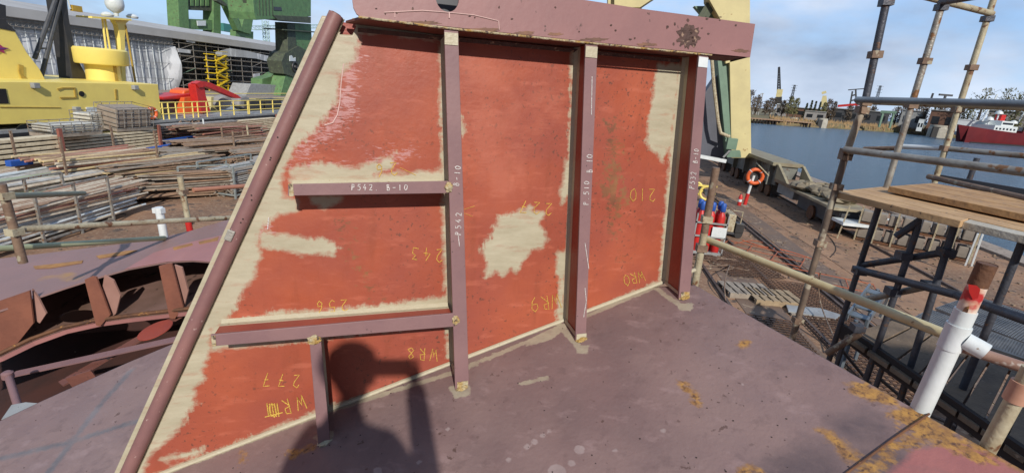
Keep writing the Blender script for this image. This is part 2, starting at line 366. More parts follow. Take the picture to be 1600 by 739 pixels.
uu, vv = np.meshgrid(np.linspace(0, 1, nu+1), np.linspace(0, 1, nv+1))
PV = ((1-vv)[...,None]*((1-uu)[...,None]*tl+uu[...,None]*tr)+vv[...,None]*((1-uu)[...,None]*bl+uu[...,None]*br)).reshape(-1, 3)
Q = p2(PV); 
base_sd = line_sdf(Q, p2, PP, [(base_band[0], .022)])
edge_sd = line_sdf(Q, p2, PP, [(edge_band[0], .03)])
A_ = dict(cream=np.maximum(np.maximum(patch_sdf(Q, p2, PP, cream_polys), base_sd), edge_sd), scuff=patch_sdf(Q, p2, PP, scuff_polys)-.022, stain=patch_sdf(Q, p2, PP, stain_polys)-.05, pale=patch_sdf(Q, p2, PP, pale_polys))
m_plate = layered('red primer plate', (.385, .088, .040), (.29, .062, .034), [
 ('pale', 11, .30, .05, (.50, .16, .10), None, (.42, .11, .06), .4),
 ('stain', 34, .42, .016, (.13, .06, .03), None, (.24, .13, .05), .75),
 ('scuff', 34, .34, .014, (.52, .31, .31), ((.6, 1, 3.4), (0, .9, 0)), (.43, .19, .18), .75),
 ('cream', 26, .070, .013, CREAM, ((.8, 1, 1.6), (0, .4, 0)), (.36, .32, .225), 1.0)], rough=.48, speck=(.11, .045, .03), sth=.61, sscale=66, bump=.13, cloudy=(.27, .062, .045))
scal = onplate(FP(545, 40)); 
plate = grid_mesh('red_plate', PV, nu, nv, A_, m_plate, ship, .012, -nP, hole=lambda V: np.linalg.norm(V-PP(541, 42), axis=1) < .034)
mb = MB(); c0 = PP(541, 42)+nP*.05; mb.obox(c0+hW*.012+vP*.012, hW*.045, vP*.036, nP*.004); mb.build('scallop_backing', m_redp, ship)
# ------------------------------------------------------------------ deck plate
redge0 = DK(1085, 445); redir = nz(DK(1600, 735)-redge0)
lcurve = [redge0+redir*4.2-bD*4.6, DK(-230, 800), DK(-110, 715), DK(0, 657), DK(70, 624), DK(130, 597), DK(200, 566), DK(270, 537), DK(340, 508), DK(420, 480)]
lc2 = np.array([d2(p) for p in lcurve]); seg = np.r_[0, np.cumsum(np.linalg.norm(np.diff(lc2, axis=0), axis=1))]; seg /= seg[-1]
nu, nv = 420, 260
tt = np.linspace(0, 1, nv+1); Lx = np.interp(tt, seg, lc2[:,0]); Ly = np.interp(tt, seg, lc2[:,1])
Lp = dA+np.outer(Lx, bD)+np.outer(Ly, cD)
Rp = redge0+np.outer((1-tt)*4.2, redir)
s_ = np.linspace(0, 1, nu+1)
DV = (Lp[:,None,:]*(1-s_)[None,:,None]+Rp[:,None,:]*s_[None,:,None]).reshape(-1, 3)
Q = d2(DV)
rust_polys = [[(1325,602),(1350,596),(1385,612),(1402,618),(1410,630),(1384,634),(1350,622),(1328,614)],
 [(1392,640),(1412,635),(1450,640),(1478,668),(1520,696),(1560,724),(1530,722),(1480,700),(1440,690),(1425,700),(1400,702),(1390,720),(1360,745),(1320,760),(1345,730),(1400,690),(1420,672),(1392,652)],
 [(1275,670),(1300,672),(1330,700),(1348,720),(1326,724),(1302,700)],
 [(1420,610),(1470,640),(1540,660),(1600,690),(1600,739),(1560,720),(1470,660),(1430,640)],
 [(1150,728),(1175,720),(1190,736),(1190,745),(1150,745)],
 [(1058,595),(1066,596),(1078,610),(1072,612)], [(1080,613),(1096,616),(1094,630),(1078,632)], [(1156,534),(1172,533),(1166,542),(1158,541)],
 [(450,705),(485,695),(490,700),(455,715)], [(373,708),(384,706),(380,722),(374,722)]]
smudge_polys = [[(1180,735),(1220,705),(1260,690),(1300,690),(1330,720),(1330,800),(1150,800)], [(1290,655),(1350,645),(1400,660),(1410,675),(1350,700),(1310,680)], [(1330,700),(1390,690),(1440,720),(1400,770),(1330,770)],
]
pink_polys = [[(1430,700),(1500,690),(1600,730),(1750,820),(1500,860),(1330,790)]]
dcream = [[(820,538),(850,522),(884,506),(884,512),(862,530),(822,541)], [(808,600),(822,594),(858,587),(858,592),(815,602)],
 [(905,540),(922,538),(918,552),(898,552)], [(1060,474),(1084,474),(1080,486),(1058,486)], [(700,604),(735,600),(736,618),(710,622)], [(488,680),(522,672),(520,688),(496,692)]]
spots = [(905,702,9),(823,697,6),(835,690,6),(848,680,5),(858,673,4),(870,736,15),(893,723,7),(961,703,4),(1036,672,5),(795,718,5),(700,670,4),(590,735,8),(655,722,5),(1160,600,3),(1125,583,2)]
sp_polys = [[(x+r*math.cos(a), y+r*.8*math.sin(a)) for a in np.linspace(0, 6.28, 9)[:-1]] for x, y, r in spots]
chl = [([(0,716),(110,690),(200,662),(240,650)], .019), ([(75,739),(120,680),(160,628),(205,578)], .021)]
D_ = dict(rust=patch_sdf(Q, d2, DK, rust_polys), smudge=patch_sdf(Q, d2, DK, smudge_polys), pink=patch_sdf(Q, d2, DK, pink_polys),
          cream=np.maximum(patch_sdf(Q, d2, DK, dcream), line_sdf(Q, d2, DK, [([(250,742),(300,722),(520,640),(720,578),(880,509),(1024,448)], .017), ([(873,507),(905,543)], .018), ([(1020,447),(1064,478)], .018)])),
          spots=patch_sdf(Q, d2, DK, sp_polys), slate=line_sdf(Q, d2, DK, chl))
m_deck = layered('purple deck plate', (.218, .140, .134), (.172, .114, .112), [
 ('smudge', 5, .14, .05, (.085, .062, .068), None, (.13, .09, .09), .85),
 ('pink', 6, .05, .012, (.38, .135, .125), None, (.34, .12, .115), .85),
 ('slate', 30, .040, .012, (.09, .10, .115), None, (.20, .19, .20), .75),
 ('rust', 22, .10, .014, (.46, .245, .06), None, (.24, .12, .045), .97),
 ('spots', 40, .012, .003, (.40, .32, .31), None, (.34, .27, .26), .7),
 ('cream', 26, .035, .004, (.42, .37, .27), None, (.30, .25, .19), .9)], rough=.55, speck=(.09, .05, .04), sth=.66, sscale=28, cloudy=(.30, .205, .185), bump=.25)
deck = grid_mesh('deck_plate', DV, nu, nv, D_, m_deck, ship, .016, dN)
# longitudinal seam at lower right, standing a little proud
mb = MB(); mb.tube([DK(1240, 800, .0), DK(1345, 722, .003), DK(1400, 682, .004), DK(1452, 646, .003)], .0045, 8); mb.build('seam_weld', m_rust, ship)
# under the deck: girders and keel blocks' tops so that it is carried
mb = MB()
for s in (.12, .5, .9):
    a_, b_ = Lp[40]*(1-s)+Rp[40]*s, Lp[-1]*(1-s)+Rp[-1]*s; mb.bar(a_-dN*.20, b_-dN*.20, .02, .34, dN)
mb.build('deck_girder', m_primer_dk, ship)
# ------------------------------------------------------------------ stiffeners
def vstiff(pl, fl_bot_y=None, ext=True, name='stiffener'):
    """pl = four flange corners in the photo: tl, tr, br, bl"""
    a, b, c, d = [FP(*q) for q in pl]; dl, dr = nz(d-a), nz(c-b)
    if ext: d, c = drop(d, dl, .002), drop(c, dr, .002)
    mb = MB(); mb.prism([a, b, c, d], nW*.013); st = mb.build(name, m_primer, ship, bev=.002)
    t, bo = (a+b)/2+nW*.010, (c+d)/2+nW*.010; sd = nz(b-a)*.006
    tp = onplate(t); bp_ = onplate(bo)
    if ext:
        bp_ = drop(bp_, nz(bo-t), .0)
        bo = drop(bo, nz(bo-t), .0)
    mb = MB(); mb.prism([t-sd, bo-sd, bp_-sd, tp-sd], sd*2); mb.build('web', m_redp, st)
    # stripe coat along the web foot: two triangular fillets against the plate and flat bands on the web
    for sg in (-1, 1):
        k = nz(b-a)*sg; mb = MB()
        for (w0, w1, th) in ((0, .016, 0),):
            q0, q1 = tp+k*.006-nW*.001, bp_+k*.006-nW*.001
            tri0 = [q0, q0+k*.016, q0-nW*.016]; tri1 = [q1, q1+k*.016, q1-nW*.016]
            mb.add(tri0+tri1, [(0,1,2),(3,5,4),(0,3,4,1),(1,4,5,2),(2,5,3,0)])
        mb.obox((q0+q1)/2-nW*.020, (q1-q0)/2, nW*.022, k*.001); mb.build('stripe_coat', m_cream, st)
    if ext:
        for sg in (-1, 1):
            k = nz(b-a)*sg; mb = MB(); q0, q1 = bo+k*.006+dN*.001, bp_+k*.006+dN*.001
            tri0 = [q0, q0+k*.014, q0+dN*.014]; tri1 = [q1, q1+k*.014, q1+dN*.014]
            mb.add(tri0+tri1, [(0,1,2),(3,5,4),(0,3,4,1),(1,4,5,2),(2,5,3,0)]); mb.build('foot_weld', m_cream, st)
    return st, (a, b, c, d)
def collar(p, r, m, parent, seed, squash=(1, 1, .25), ax=None):    # lumpy weld deposit
    ax = ax if ax is not None else (hW, vW, nW); g = random.Random(seed); mb = MB(); n, k = 14, 6; vs = []
    for i in range(k+1):
        ph = math.pi*i/k
        for j in range(n):
            t = 2*math.pi*j/n; rr = r*(1+.45*(g.random()-.5))
            vs.append(p+(ax[0]*math.cos(t)*math.sin(ph)*squash[0]+ax[1]*math.sin(t)*math.sin(ph)*squash[1]+ax[2]*math.cos(ph)*squash[2])*rr)
    mb.add(vs, [(i*n+j, i*n+(j+1) % n, (i+1)*n+(j+1) % n, (i+1)*n+j) for i in range(k) for j in range(n)], True)
    return mb.build('weld_collar', m, parent)
axd = (bD, cD, dN)
s1, c1 = vstiff([(694,45),(716,47),(733,603),(711,603)])
s2, c2_ = vstiff([(915,67),(934,69),(915,540),(899,540)])
s3, c3 = vstiff([(1092,84),(1107,86),(1077,475),(1060,475)])
for st, cc, sd in ((s1, c1, 1), (s2, c2_, 2), (s3, c3, 3)):
    f = (cc[2]+cc[3])/2; collar(f+dN*.002, .032, m_weldy, st, sd, (1.1, .8, .32), axd); 
    for tt_ in (.0, .02):
        mb = MB(); w_ = (cc[1]-cc[0]); mb.obox((cc[0]+cc[1])/2+vW*(.022+tt_)-nW*.002, w_*.48, vW*(.02+tt_*.3), nW*.0018)
    mb.build('ground_patch', m_cream if sd < 3 else m_white, st)
    mb = MB(); mb.obox(f-vW*.018-nW*.002+hW*.002, w_*.46, vW*.016, nW*.0016); mb.build('foot_patch', m_cream if sd == 2 else m_weldy, st)
# web horizontals
def hstiff(pl, seed):
    a, b, c, d = [FP(*q) for q in pl]; mb = MB(); mb.prism([a, b, c, d], nW*.013); st = mb.build('stiffener', m_primer, ship, bev=.002)
    l, r_ = (a+d)/2+nW*.010, (b+c)/2+nW*.010; u = nz(a-d)*.006; lp, rp = onplate(l), onplate(r_)
    mb = MB(); mb.prism([l-u, r_-u, rp-u, lp-u], u*2); mb.build('web', m_redp, st)
    for sg in (1, -1):
        k = nz(u)*sg; q0, q1 = lp+k*.006, rp+k*.006; mb = MB(); tri0 = [q0, q0+k*.018, q0-nW*.018]; tri1 = [q1, q1+k*.018, q1-nW*.018]
        mb.add(tri0+tri1, [(0,1,2),(3,5,4),(0,3,4,1),(1,4,5,2),(2,5,3,0)]); mb.obox((q0+q1)/2-nW*.022, (q1-q0)/2, nW*.024, k*.001); mb.build('stripe_coat', m_cream, st)
    return st, (a, b, c, d)
h1, ch1 = hstiff([(450,288),(701,283),(701,302),(450,306)], 1)
h2, ch2 = hstiff([(329,523),(711,489),(711,510),(331,541)], 2)
collar(FP(701, 293)-nW*.004, .026, m_weldy, h1, 5, (.8, 1, .22)); collar(FP(712, 500)-nW*.004, .024, m_weldy, h2, 6, (.8, 1.1, .22))
mb = MB(); mb.obox(FP(455, 297)-nW*.001, hW*.009, vW*.028, nW*.0016); mb.build('end_patch', m_weldy, h1)
mb = MB(); mb.obox(FP(334, 532)-nW*.001, hW*.008, vW*.024, nW*.0016); mb.build('end_patch', m_weldy, h2)
s4, c4 = vstiff([(483,527),(501,525),(515,680),(496,682)])
collar(FP(491, 530)-nW*.004, .030, m_weldy, s4, 7, (1, .8, .24)); collar((c4[2]+c4[3])/2+dN*.002, .03, m_cream, s4, 8, (1.1, .7, .3), axd)
# ------------------------------------------------------------------ fillet of weld and cream paint along plate and deck
mb = MB(); pts = [drop(PP(x, y), vP) for x, y in ((180,770),(300,722),(420,676),(520,638),(640,602),(720,575),(880,505),(960,474),(1022,446),(1085,425))]
pts = [p-nP*.004+dN*.004 for p in pts]; mb.tube(pts, .013, 8); mb.build('base_fillet', m_cream, ship)
# ------------------------------------------------------------------ top beam
m_scorch_shade = mat('scorch and shade paint', (.11, .06, .05), .8, 0, (.06, .035, .03), 22, speck=(.30, .2, .14), sscale=50, sth=.6, bump=.6)
def flat_with_hole(outer, holec, rad, off, name, m, parent, nhole=28):
    bm = bmesh.new(); vo = [bm.verts.new(tuple(p)) for p in outer]; es = [bm.edges.new((vo[i], vo[(i+1) % len(vo)])) for i in range(len(vo))]
    vi = [bm.verts.new(tuple(holec+hW*rad[0]*math.cos(t)+vW*rad[1]*math.sin(t))) for t in np.linspace(0, 2*math.pi, nhole, endpoint=False)]
    es += [bm.edges.new((vi[i], vi[(i+1) % len(vi)])) for i in range(len(vi))]
    bmesh.ops.triangle_fill(bm, edges=es, use_beauty=True)
    r = bmesh.ops.extrude_face_region(bm, geom=bm.faces[:]); bmesh.ops.translate(bm, verts=[e for e in r['geom'] if isinstance(e, bmesh.types.BMVert)], vec=Vector(off))
    bmesh.ops.recalc_face_normals(bm, faces=bm.faces)
    me = bpy.data.meshes.new(name); org = rootloc(parent)
    for v in bm.verts: v.co -= Vector(org)
    bm.to_mesh(me); bm.free(); me.materials.append(m)
    o = bpy.data.objects.new(name, me); S.collection.objects.link(o); o.parent = parent; return o
m_beam = mat('beam primer', (.29, .145, .14), .52, 0, (.235, .12, .12), 3.5, speck=(.06, .035, .03), sscale=26, sth=.68, bump=.05, bscale=50)
outer = [FP(564,27,-.004), FP(700,42,-.004), FP(925,66,-.004), FP(1110,84,-.004), FP(1172,90,-.004), FP(1180,38,-.004), FP(1000,14,-.004), FP(885,-4,-.004), FP(700,-28,-.004), FP(575,-44,-.004), FP(556,-30,-.004), FP(549,-10,-.004), FP(552,12,-.004), FP(557,22,-.004)]
beam = flat_with_hole(outer, FP(699, -2, -.004), (.052, .056), nW*.016, 'top_beam', m_beam, ship)
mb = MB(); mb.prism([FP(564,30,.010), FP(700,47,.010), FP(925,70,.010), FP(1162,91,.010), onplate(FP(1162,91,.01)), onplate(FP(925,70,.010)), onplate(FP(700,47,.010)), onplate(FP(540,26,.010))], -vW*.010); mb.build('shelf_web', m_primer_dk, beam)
mb = MB(); mb.tube([FP(560,27,-.006), FP(700,44.5,-.006), FP(925,68,-.006), FP(1112,86.5,-.006)], .0048, 6); mb.build('edge_weld', m_weldy, beam)
mb = MB(); q0, q1 = onplate(FP(560,34)), onplate(FP(1090,88)); mb.add([q0, q0+vW*.016, q0-nW*.016, q1, q1+vW*.016, q1-nW*.016], [(0,1,2),(3,5,4),(0,3,4,1),(1,4,5,2),(2,5,3,0)]); mb.build('shelf_fillet', m_scorch_shade, beam)  # fillet coloured dark to deepen the shade under the shelf
mb = MB(); mb.obox(FP(700, -20, .14), hW*.20, vW*.13, nW*.006); mb.build('inner_bracket', m_dkgrey, beam)
mb = MB()
g = random.Random(3)
def blotch(x, y, rx, ry, m, parent, name, seed, n=40, wob=.45, w=-.006):
    g = random.Random(seed); mb = MB(); pts = []
    for i in range(n):
        t = 2*math.pi*i/n; k = 1+wob*(g.random()-.5); pts.append(FP(x+rx*k*math.cos(t), y+ry*k*math.sin(t), w))
    mb.prism(pts, nW*.0012); return mb.build(name, m, parent)
blotch(1076, 56, 17, 19, m_scorch_shade, beam, 'scorch_mark', 1)
for i in range(26):
    x, y = 1076+g.gauss(8, 22), 56+g.gauss(0, 12); blotch(x, min(y, 78), g.uniform(.6, 2.6), g.uniform(.6, 2.8), m_scorch_shade, beam, 'scorch_mark', 10+i, 9) if i < 14 else None
for i, (x, y) in enumerate([(620,20),(645,14),(665,33),(734,26),(742,28),(588,14),(602,22),(780,12),(800,30),(868,12),(955,40),(962,48),(985,62),(992,60),(905,50),(1105,30),(1125,32),(1150,40)]):
    blotch(x, y, g.uniform(.8, 2.4), g.uniform(.8, 2), m_scorch_shade, beam, 'burn_spot', 50+i, 8)
for i, (x, y, rx) in enumerate([(660,36,30),(755,47,26),(820,52,14),(868,54,10),(930,62,20),(1010,70,14),(1158,80,12)]):
    blotch(x, y, rx, 2.6, mat('heat tint', (.24, .12, .07), .7, 0, (.10, .055, .045), 14), beam, 'heat_mark', 90+i, 30, .7, -.0055)
# ------------------------------------------------------------------ the sloping edge pipe
pa, pb = PP(525, 23, .012), PP(199, 739, .012); pd = nz(pb-pa); pe = pa+pd*(np.linalg.norm(pb-pa)+.55)
pe = drop(pa, pd, .0)
mb = MB(); mb.tube([pa, pa*.7+pe*.3, pa*.35+pe*.65, pe], .032, 28); pipe = mb.build('edge_pipe', mat('pipe primer', (.255, .125, .115), .5, 0, (.20, .10, .098), 6, speck=(.40, .27, .25), sscale=70, sth=.68, bump=.05), ship)
mb = MB(); mb.lathe(pa-pd*.004, [(.022, 0), (.025, .02)], 20, pd); mb.build('pipe_mouth', m_rust, pipe)
mb = MB(); sdp = nz(np.cross(pd, nP)); sdp = sdp if sdp.dot(hW) > 0 else -sdp
mb.tube([pa+sdp*.033+nP*.014, pe+sdp*.033+nP*.014], .007, 6); mb.build('pipe_weld', mat('dirty weld', (.17, .13, .09), .7, 0, (.33, .28, .18), 30, bump=.8), pipe)
mb = MB(); q = PP(359, 368, .046); mb.obox(q, sdp*.016, pd*.026, nP*.006); mb.build('pad_eye', m_galv, pipe, bev=.004)
for i, (x, y) in enumerate([(438,216),(424,246),(386,308),(384,300),(379,340),(372,344),(402,240)]):
    mb = MB(); q = pa+pd*np.dot(PP(x, y, .02)-pa, pd)-nP*.0315+sdp*g.uniform(-.006, .008); mb.lathe(q, [(.001,-.001),(.003,-.002),(.0045,.001),(.001,.002)], 8, nP); mb.build('weld_spatter', m_blk, pipe)
# ------------------------------------------------------------------ chalk writing
GL = {'0': [[(.5,1),(.15,.8),(.1,.3),(.4,0),(.8,.2),(.9,.7),(.5,1)]], '1': [[(.5,1),(.5,0)]], '2': [[(.1,.8),(.4,1),(.8,.85),(.75,.55),(.1,0),(.9,.05)]],
 '3': [[(.1,.95),(.8,.95),(.4,.6),(.85,.45),(.7,.05),(.1,.05)]], '4': [[(.6,1),(.1,.4),(.9,.4)],[(.65,.65),(.6,0)]], '5': [[(.85,1),(.25,1),(.2,.6),(.7,.6),(.85,.25),(.5,0),(.1,.1)]],
 '6': [[(.7,1),(.25,.6),(.15,.2),(.5,0),(.85,.2),(.75,.5),(.2,.4)]], '7': [[(.1,.95),(.9,1),(.4,0)],[(.3,.5),(.8,.5)]], '8': [[(.5,.5),(.15,.75),(.5,1),(.8,.75),(.5,.5),(.1,.2),(.5,0),(.9,.2),(.5,.5)]],
 '9': [[(.8,.55),(.3,.45),(.2,.8),(.55,1),(.85,.8),(.8,.3),(.4,0)]], 'W': [[(0,1),(.25,0),(.5,.7),(.75,0),(1,1)]], 'R': [[(.15,0),(.15,1),(.7,.95),(.75,.6),(.15,.5),(.85,0)]],
 'P': [[(.15,0),(.2,1),(.75,.95),(.75,.55),(.2,.5)]], 'B': [[(.15,0),(.15,1),(.65,.9),(.6,.55),(.2,.5),(.8,.4),(.7,.02),(.15,0)]], '-': [[(.1,.45),(.8,.5)]], '.': [[(.35,0),(.45,.05)]], ' ': [], 'D': [[(.15,0),(.15,1),(.7,.85),(.85,.4),(.6,.03),(.15,0)]], 'N': [[(.1,0),(.15,1),(.8,0),(.85,1)]], 'V': [[(.1,1),(.5,0),(.9,1)]]}
def chalk(text, x, y, hpx, ang, m, parent, fn=PP, w=.0025, rad=.0022, adv=.85, label=None, seed=0):
    """centre x, y and height in photo pixels; ang = direction the text runs, degrees clockwise from right"""
    g = random.Random(sum(ord(q_) for q_ in text)+seed+int(x)); a = R(ang); dx, dy = np.array([math.cos(a), math.sin(a)]), np.array([math.sin(a), -math.cos(a)]); n = len(text); mb = MB()
    wch = hpx*.62
    for i, chh in enumerate(text):
        ox = (i-(n-1)/2)*hpx*adv
        for st in GL[chh]:
            pts = []
            for (u, v) in st:
                p = np.array([x, y])+dx*(ox+(u-.5)*wch+g.uniform(-.04, .04)*hpx)+dy*((v-.5)*hpx+g.uniform(-.04, .04)*hpx); pts.append(fn(p[0], p[1], w))
            sm = [pts[0]]
            for k in range(1, len(pts)): sm += [pts[k-1]*.5+pts[k]*.5, pts[k]]
            mb.tube(sm, rad, 5)
    return tagp(mb.build('chalk_writing', m, parent), label)
FPw = lambda x, y, w: FP(x, y, -w)
chalk('256', 519, 478, 18, 176, m_chalky, plate, adv=1.05); chalk('243', 667, 398, 20, 184, m_chalky, plate, adv=.95); chalk('277', 440, 594, 20, 182, m_chalky, plate, adv=1.15)
chalk('WR8', 660, 553, 18, 184, m_chalky, plate, adv=1.0); chalk('WR0', 448, 635, 22, 165, m_chalky, plate, adv=1.05, rad=.0028)
mb = MB(); [mb.tube([PP(417+i*4, 630, .003), PP(420+i*4, 650, .003)], .0035, 5) for i in range(5)]; mb.tube([PP(414,651,.003), PP(442,644,.003)], .003, 5); mb.build('chalk_scribble', m_chalky, plate)
chalk('227', 838, 325, 19, 186, m_chalky, plate, adv=1.0); chalk('WR9', 852, 473, 22, 172, m_chalky, plate, adv=.75); chalk('WR0', 990, 435, 17, 165, m_chalky, plate, adv=.7); chalk('210', 1004, 305, 19, 180, m_chalky, plate, adv=.75)
chalk('26', 604, 265, 20, 175, m_chalky, plate, adv=1.1)
mb = MB(); mb.tube([PP(742,322,.003), PP(716,330,.003), PP(738,338,.003)], .0013, 5); mb.tube([PP(625,262,.003), PP(650,274,.003)], .0013, 5); mb.build('chalk_tick', m_chalky, plate)
chalk('P542. B-10', 593, 293, 9, 0, m_chalkw, h1, FPw, rad=.0022, adv=1.02)
chalk('P542', 716, 350, 9, -88, m_chalkw, s1, FPw, adv=1.1); chalk('B-10', 714, 275, 9, -84, m_chalkw, s1, FPw, adv=.95)
chalk('P.510', 916, 302, 8, -88, m_chalkw, s2, FPw, adv=1.0); chalk('B 10', 921, 256, 9, -88, m_chalkw, s2, FPw, adv=.85)
chalk('P532', 1082, 282, 8, -83, m_chalkw, s3, FPw, adv=.9); chalk('B-10', 1087, 244, 7, -83, m_chalkw, s3, FPw, adv=.85)
def wl(pts, fn, w, m, parent, rad=.002, name='chalk_line'):
    mb = MB(); mb.tube([fn(x, y, w) for x, y in pts], rad, 5); return mb.build(name, m, parent)
wl([(925,120),(924,180)], FPw, .002, m_chalkw, s2); wl([(914,380),(917,400),(920,420)], FPw, .002, m_chalkw, s2); wl([(914,450),(916,470),(912,495)], FPw, .002, m_chalkw, s2)
wl([(716,368),(718,385)], FPw, .002, m_chalkw, s1)
wl([(600,20),(660,17),(700,20),(740,24),(778,33)], FPw, .007, m_chalkp, beam, .0018); wl([(617,20),(617,28)], FPw, .007, m_chalkp, beam, .0014); wl([(779,33),(780,47)], FPw, .007, m_chalkp, beam, .0018); wl([(702,20),(702,29)], FPw, .007, m_chalkp, beam, .003)
wl([(537,100),(533,130),(531,160),(527,180),(520,192),(507,196)], PP, .002, m_chalkp, plate, .0026, 'chalk_curve')
wl([(420,340),(418,358)], PP, .002, m_chalkw, plate, .003)
# beads of spatter on the deck
g = random.Random(11); mb = MB()
for i in range(170):
    x, y = g.uniform(0, 1350), g.uniform(455, 739); p = DK(x, y, .001)
    if y > 470+abs(x-1050)*.25 or x > 1000 or x < 190: mb.lathe(p, [(.0005,0),(g.uniform(.0015,.004),.001),(.0005,.003)], 6, dN)
tagp(mb.build('weld_spatter', m_blk, deck), kind='stuff')
# ------------------------------------------------------------------ the hollow side of the section, left
TU, TM = .25, -.10
upn = [(-160,530),(-60,503),(0,485),(50,467),(100,450),(150,434),(200,420),(260,409),(300,407),(345,410),(420,420)]
upf = [(470,322),(400,334),(350,345),(300,360),(240,374),(200,380),(100,392),(0,404),(-60,411),(-160,424)]
q = DK(200, 420, TU); print('upper plate', q, 'far', DK(250, 372, TU), 'stringer', DK(200, 495, TM))
up_n = [DK(x, y, TU) for x, y in upn]; up_f = [DK(x, y, TU) for x, y in upf]
m_up = mat('weathered upper plate', (.27, .155, .145), .55, 0, (.20, .13, .125), 1.6, speck=(.34, .19, .08), sscale=2.6, sth=.60, bump=.15, stretch=(.5, 1, 1))
mb = MB(); mb.prism(up_n+up_f, -dN*.014); mb.build('upper_plate', m_up, ship)
m_upp = mat('pink primer', (.37, .165, .155), .5, 0, (.31, .14, .135), 4)
mb = MB(); mb.prism([DK(x, y, TU+.002) for x, y in [(195,421),(260,409),(300,407),(345,410),(400,390),(345,368),(290,380),(240,395)]], dN*.002); mb.build('pink_patch', m_upp, ship)
m_rusts = mat('orange rust', (.40, .20, .06), .8, 0, (.24, .12, .05), 12)
for pts in ([(52,416),(90,412),(130,407),(128,411),(80,419),(55,420)], [(270,387),(300,380),(302,383),(272,391)], [(310,378),(330,374),(342,370),(340,376),(312,382)], [(150,400),(200,392),(215,391),(200,397),(155,404)]):
    mb = MB(); mb.prism([DK(x, y, TU+.003) for x, y in pts], dN*.003); mb.build('rust_streak', m_rusts, ship)
mdn = [(-160,612),(-60,578),(0,556),(50,532),(100,514),(150,503),(200,496),(260,489),(320,482),(400,470)]
md_n = [DK(x, y, TM) for x, y in mdn]
back = [p-dN*(TU-TM)+0*dN for p in up_f]
# stringer with an oval lightening hole
def stringer():
    bm = bmesh.new(); loop = md_n+back; vo = [bm.verts.new(tuple(p)) for p in loop]; es = [bm.edges.new((vo[i], vo[(i+1) % len(vo)])) for i in range(len(vo))]
    for (x, y, rx, ry) in ((122, 493, 30, 10),):
        vi = [bm.verts.new(tuple(DK(x+rx*math.cos(t), y-.12*rx*math.cos(t)+ry*math.sin(t), TM))) for t in np.linspace(0, 2*math.pi, 24, endpoint=False)]; es += [bm.edges.new((vi[i], vi[(i+1) % 24])) for i in range(24)]
    bmesh.ops.triangle_fill(bm, edges=es, use_beauty=True)
    r = bmesh.ops.extrude_face_region(bm, geom=bm.faces[:]); bmesh.ops.translate(bm, verts=[e for e in r['geom'] if isinstance(e, bmesh.types.BMVert)], vec=Vector(-dN*.012))
    bmesh.ops.recalc_face_normals(bm, faces=bm.faces); me = bpy.data.meshes.new('stringer'); org = rootloc(ship)
    for v in bm.verts: v.co -= Vector(org)
    bm.to_mesh(me); bm.free(); me.materials.append(mat('stringer paint', (.22, .13, .11), .6, 0, (.12, .07, .05), 2.5, speck=(.05, .03, .025), sscale=12, sth=.62)); o = bpy.data.objects.new('stringer', me); S.collection.objects.link(o); o.parent = ship; return o
stn = stringer()
mb = MB(); mb.tube([p+dN*.02 for p in md_n], .016, 6); mb.build('face_bar', m_rust, stn)
mb = MB(); 
for i in range(len(md_n)-1): mb.prism([md_n[i]+dN*.004, md_n[i+1]+dN*.004, md_n[i+1]-dN*.05, md_n[i]-dN*.05], nz(np.cross(dN, md_n[i+1]-md_n[i]))*.01)
mb.build('edge_strip', m_upp, stn)
m_brk = mat('bracket primer', (.25, .095, .06), .55, 0, (.17, .065, .045), 5, bump=.1); m_brl = mat('bracket flange', (.36, .20, .165), .55, 0, (.28, .15, .12), 5)
inw = nz(back[4]-md_n[5]); 
def bracket(px0, px1, pxd, ybot):
    t0 = PL(px0, 500, md_n[0], dN)
    lo = DK(px0+22, ybot, TM+.002); hi = lo+dN*(TU-TM-.016); dpt = inw*.34
    mb = MB(); mb.prism([lo, hi, hi+dpt, lo+dpt*1.25], bD*.012); b = mb.build('bracket', m_brk, ship)
    k = bD*.13; q = lo+inw*.10; qh = q+dN*(TU-TM-.016)
    mb = MB(); mb.prism([q+dN*.03, q+k*.75+dN*.03, q+k+dN*.10, qh+k-dN*.09, qh+k*.7-dN*.02, qh-dN*.02], inw*.012); mb.build('bracket_flange', m_brl, b)
bracket(0, 0, 0, 0) if False else None
onrm = nz(np.cross(dN, md_n[6]-md_n[4]))
def upr(pts, ref, back_, m, name, par, th=.012):
    ip = nz(np.cross(dN, bD)); mb = MB(); mb.prism([PL(x, y, ref-onrm*0+inw*back_, ip) for x, y in pts], inw*th); return mb.build(name, m, par)
for (ref, pl_, hx) in ((DK(155, 506, TM), [(132,437),(143,432),(150,433),(172,492),(156,510),(150,508)], [(163,430),(177,438),(188,462),(181,490),(169,499),(158,462)]),
                       (DK(270, 490, TM), [(248,416),(262,412),(268,412),(286,480),(273,498),(265,497)], [(272,414),(284,418),(294,455),(288,478),(276,480)]),
                       (DK(20, 545, TM), [(-30,480),(46,454),(52,505),(20,545),(-10,560),(-30,560)], [(50,452),(60,466),(72,490),(62,505),(55,500)])):
    b = upr(pl_, ref, .01, m_brk, 'bracket', ship); upr(hx, ref, .05, m_brl, 'bracket_flange', b)
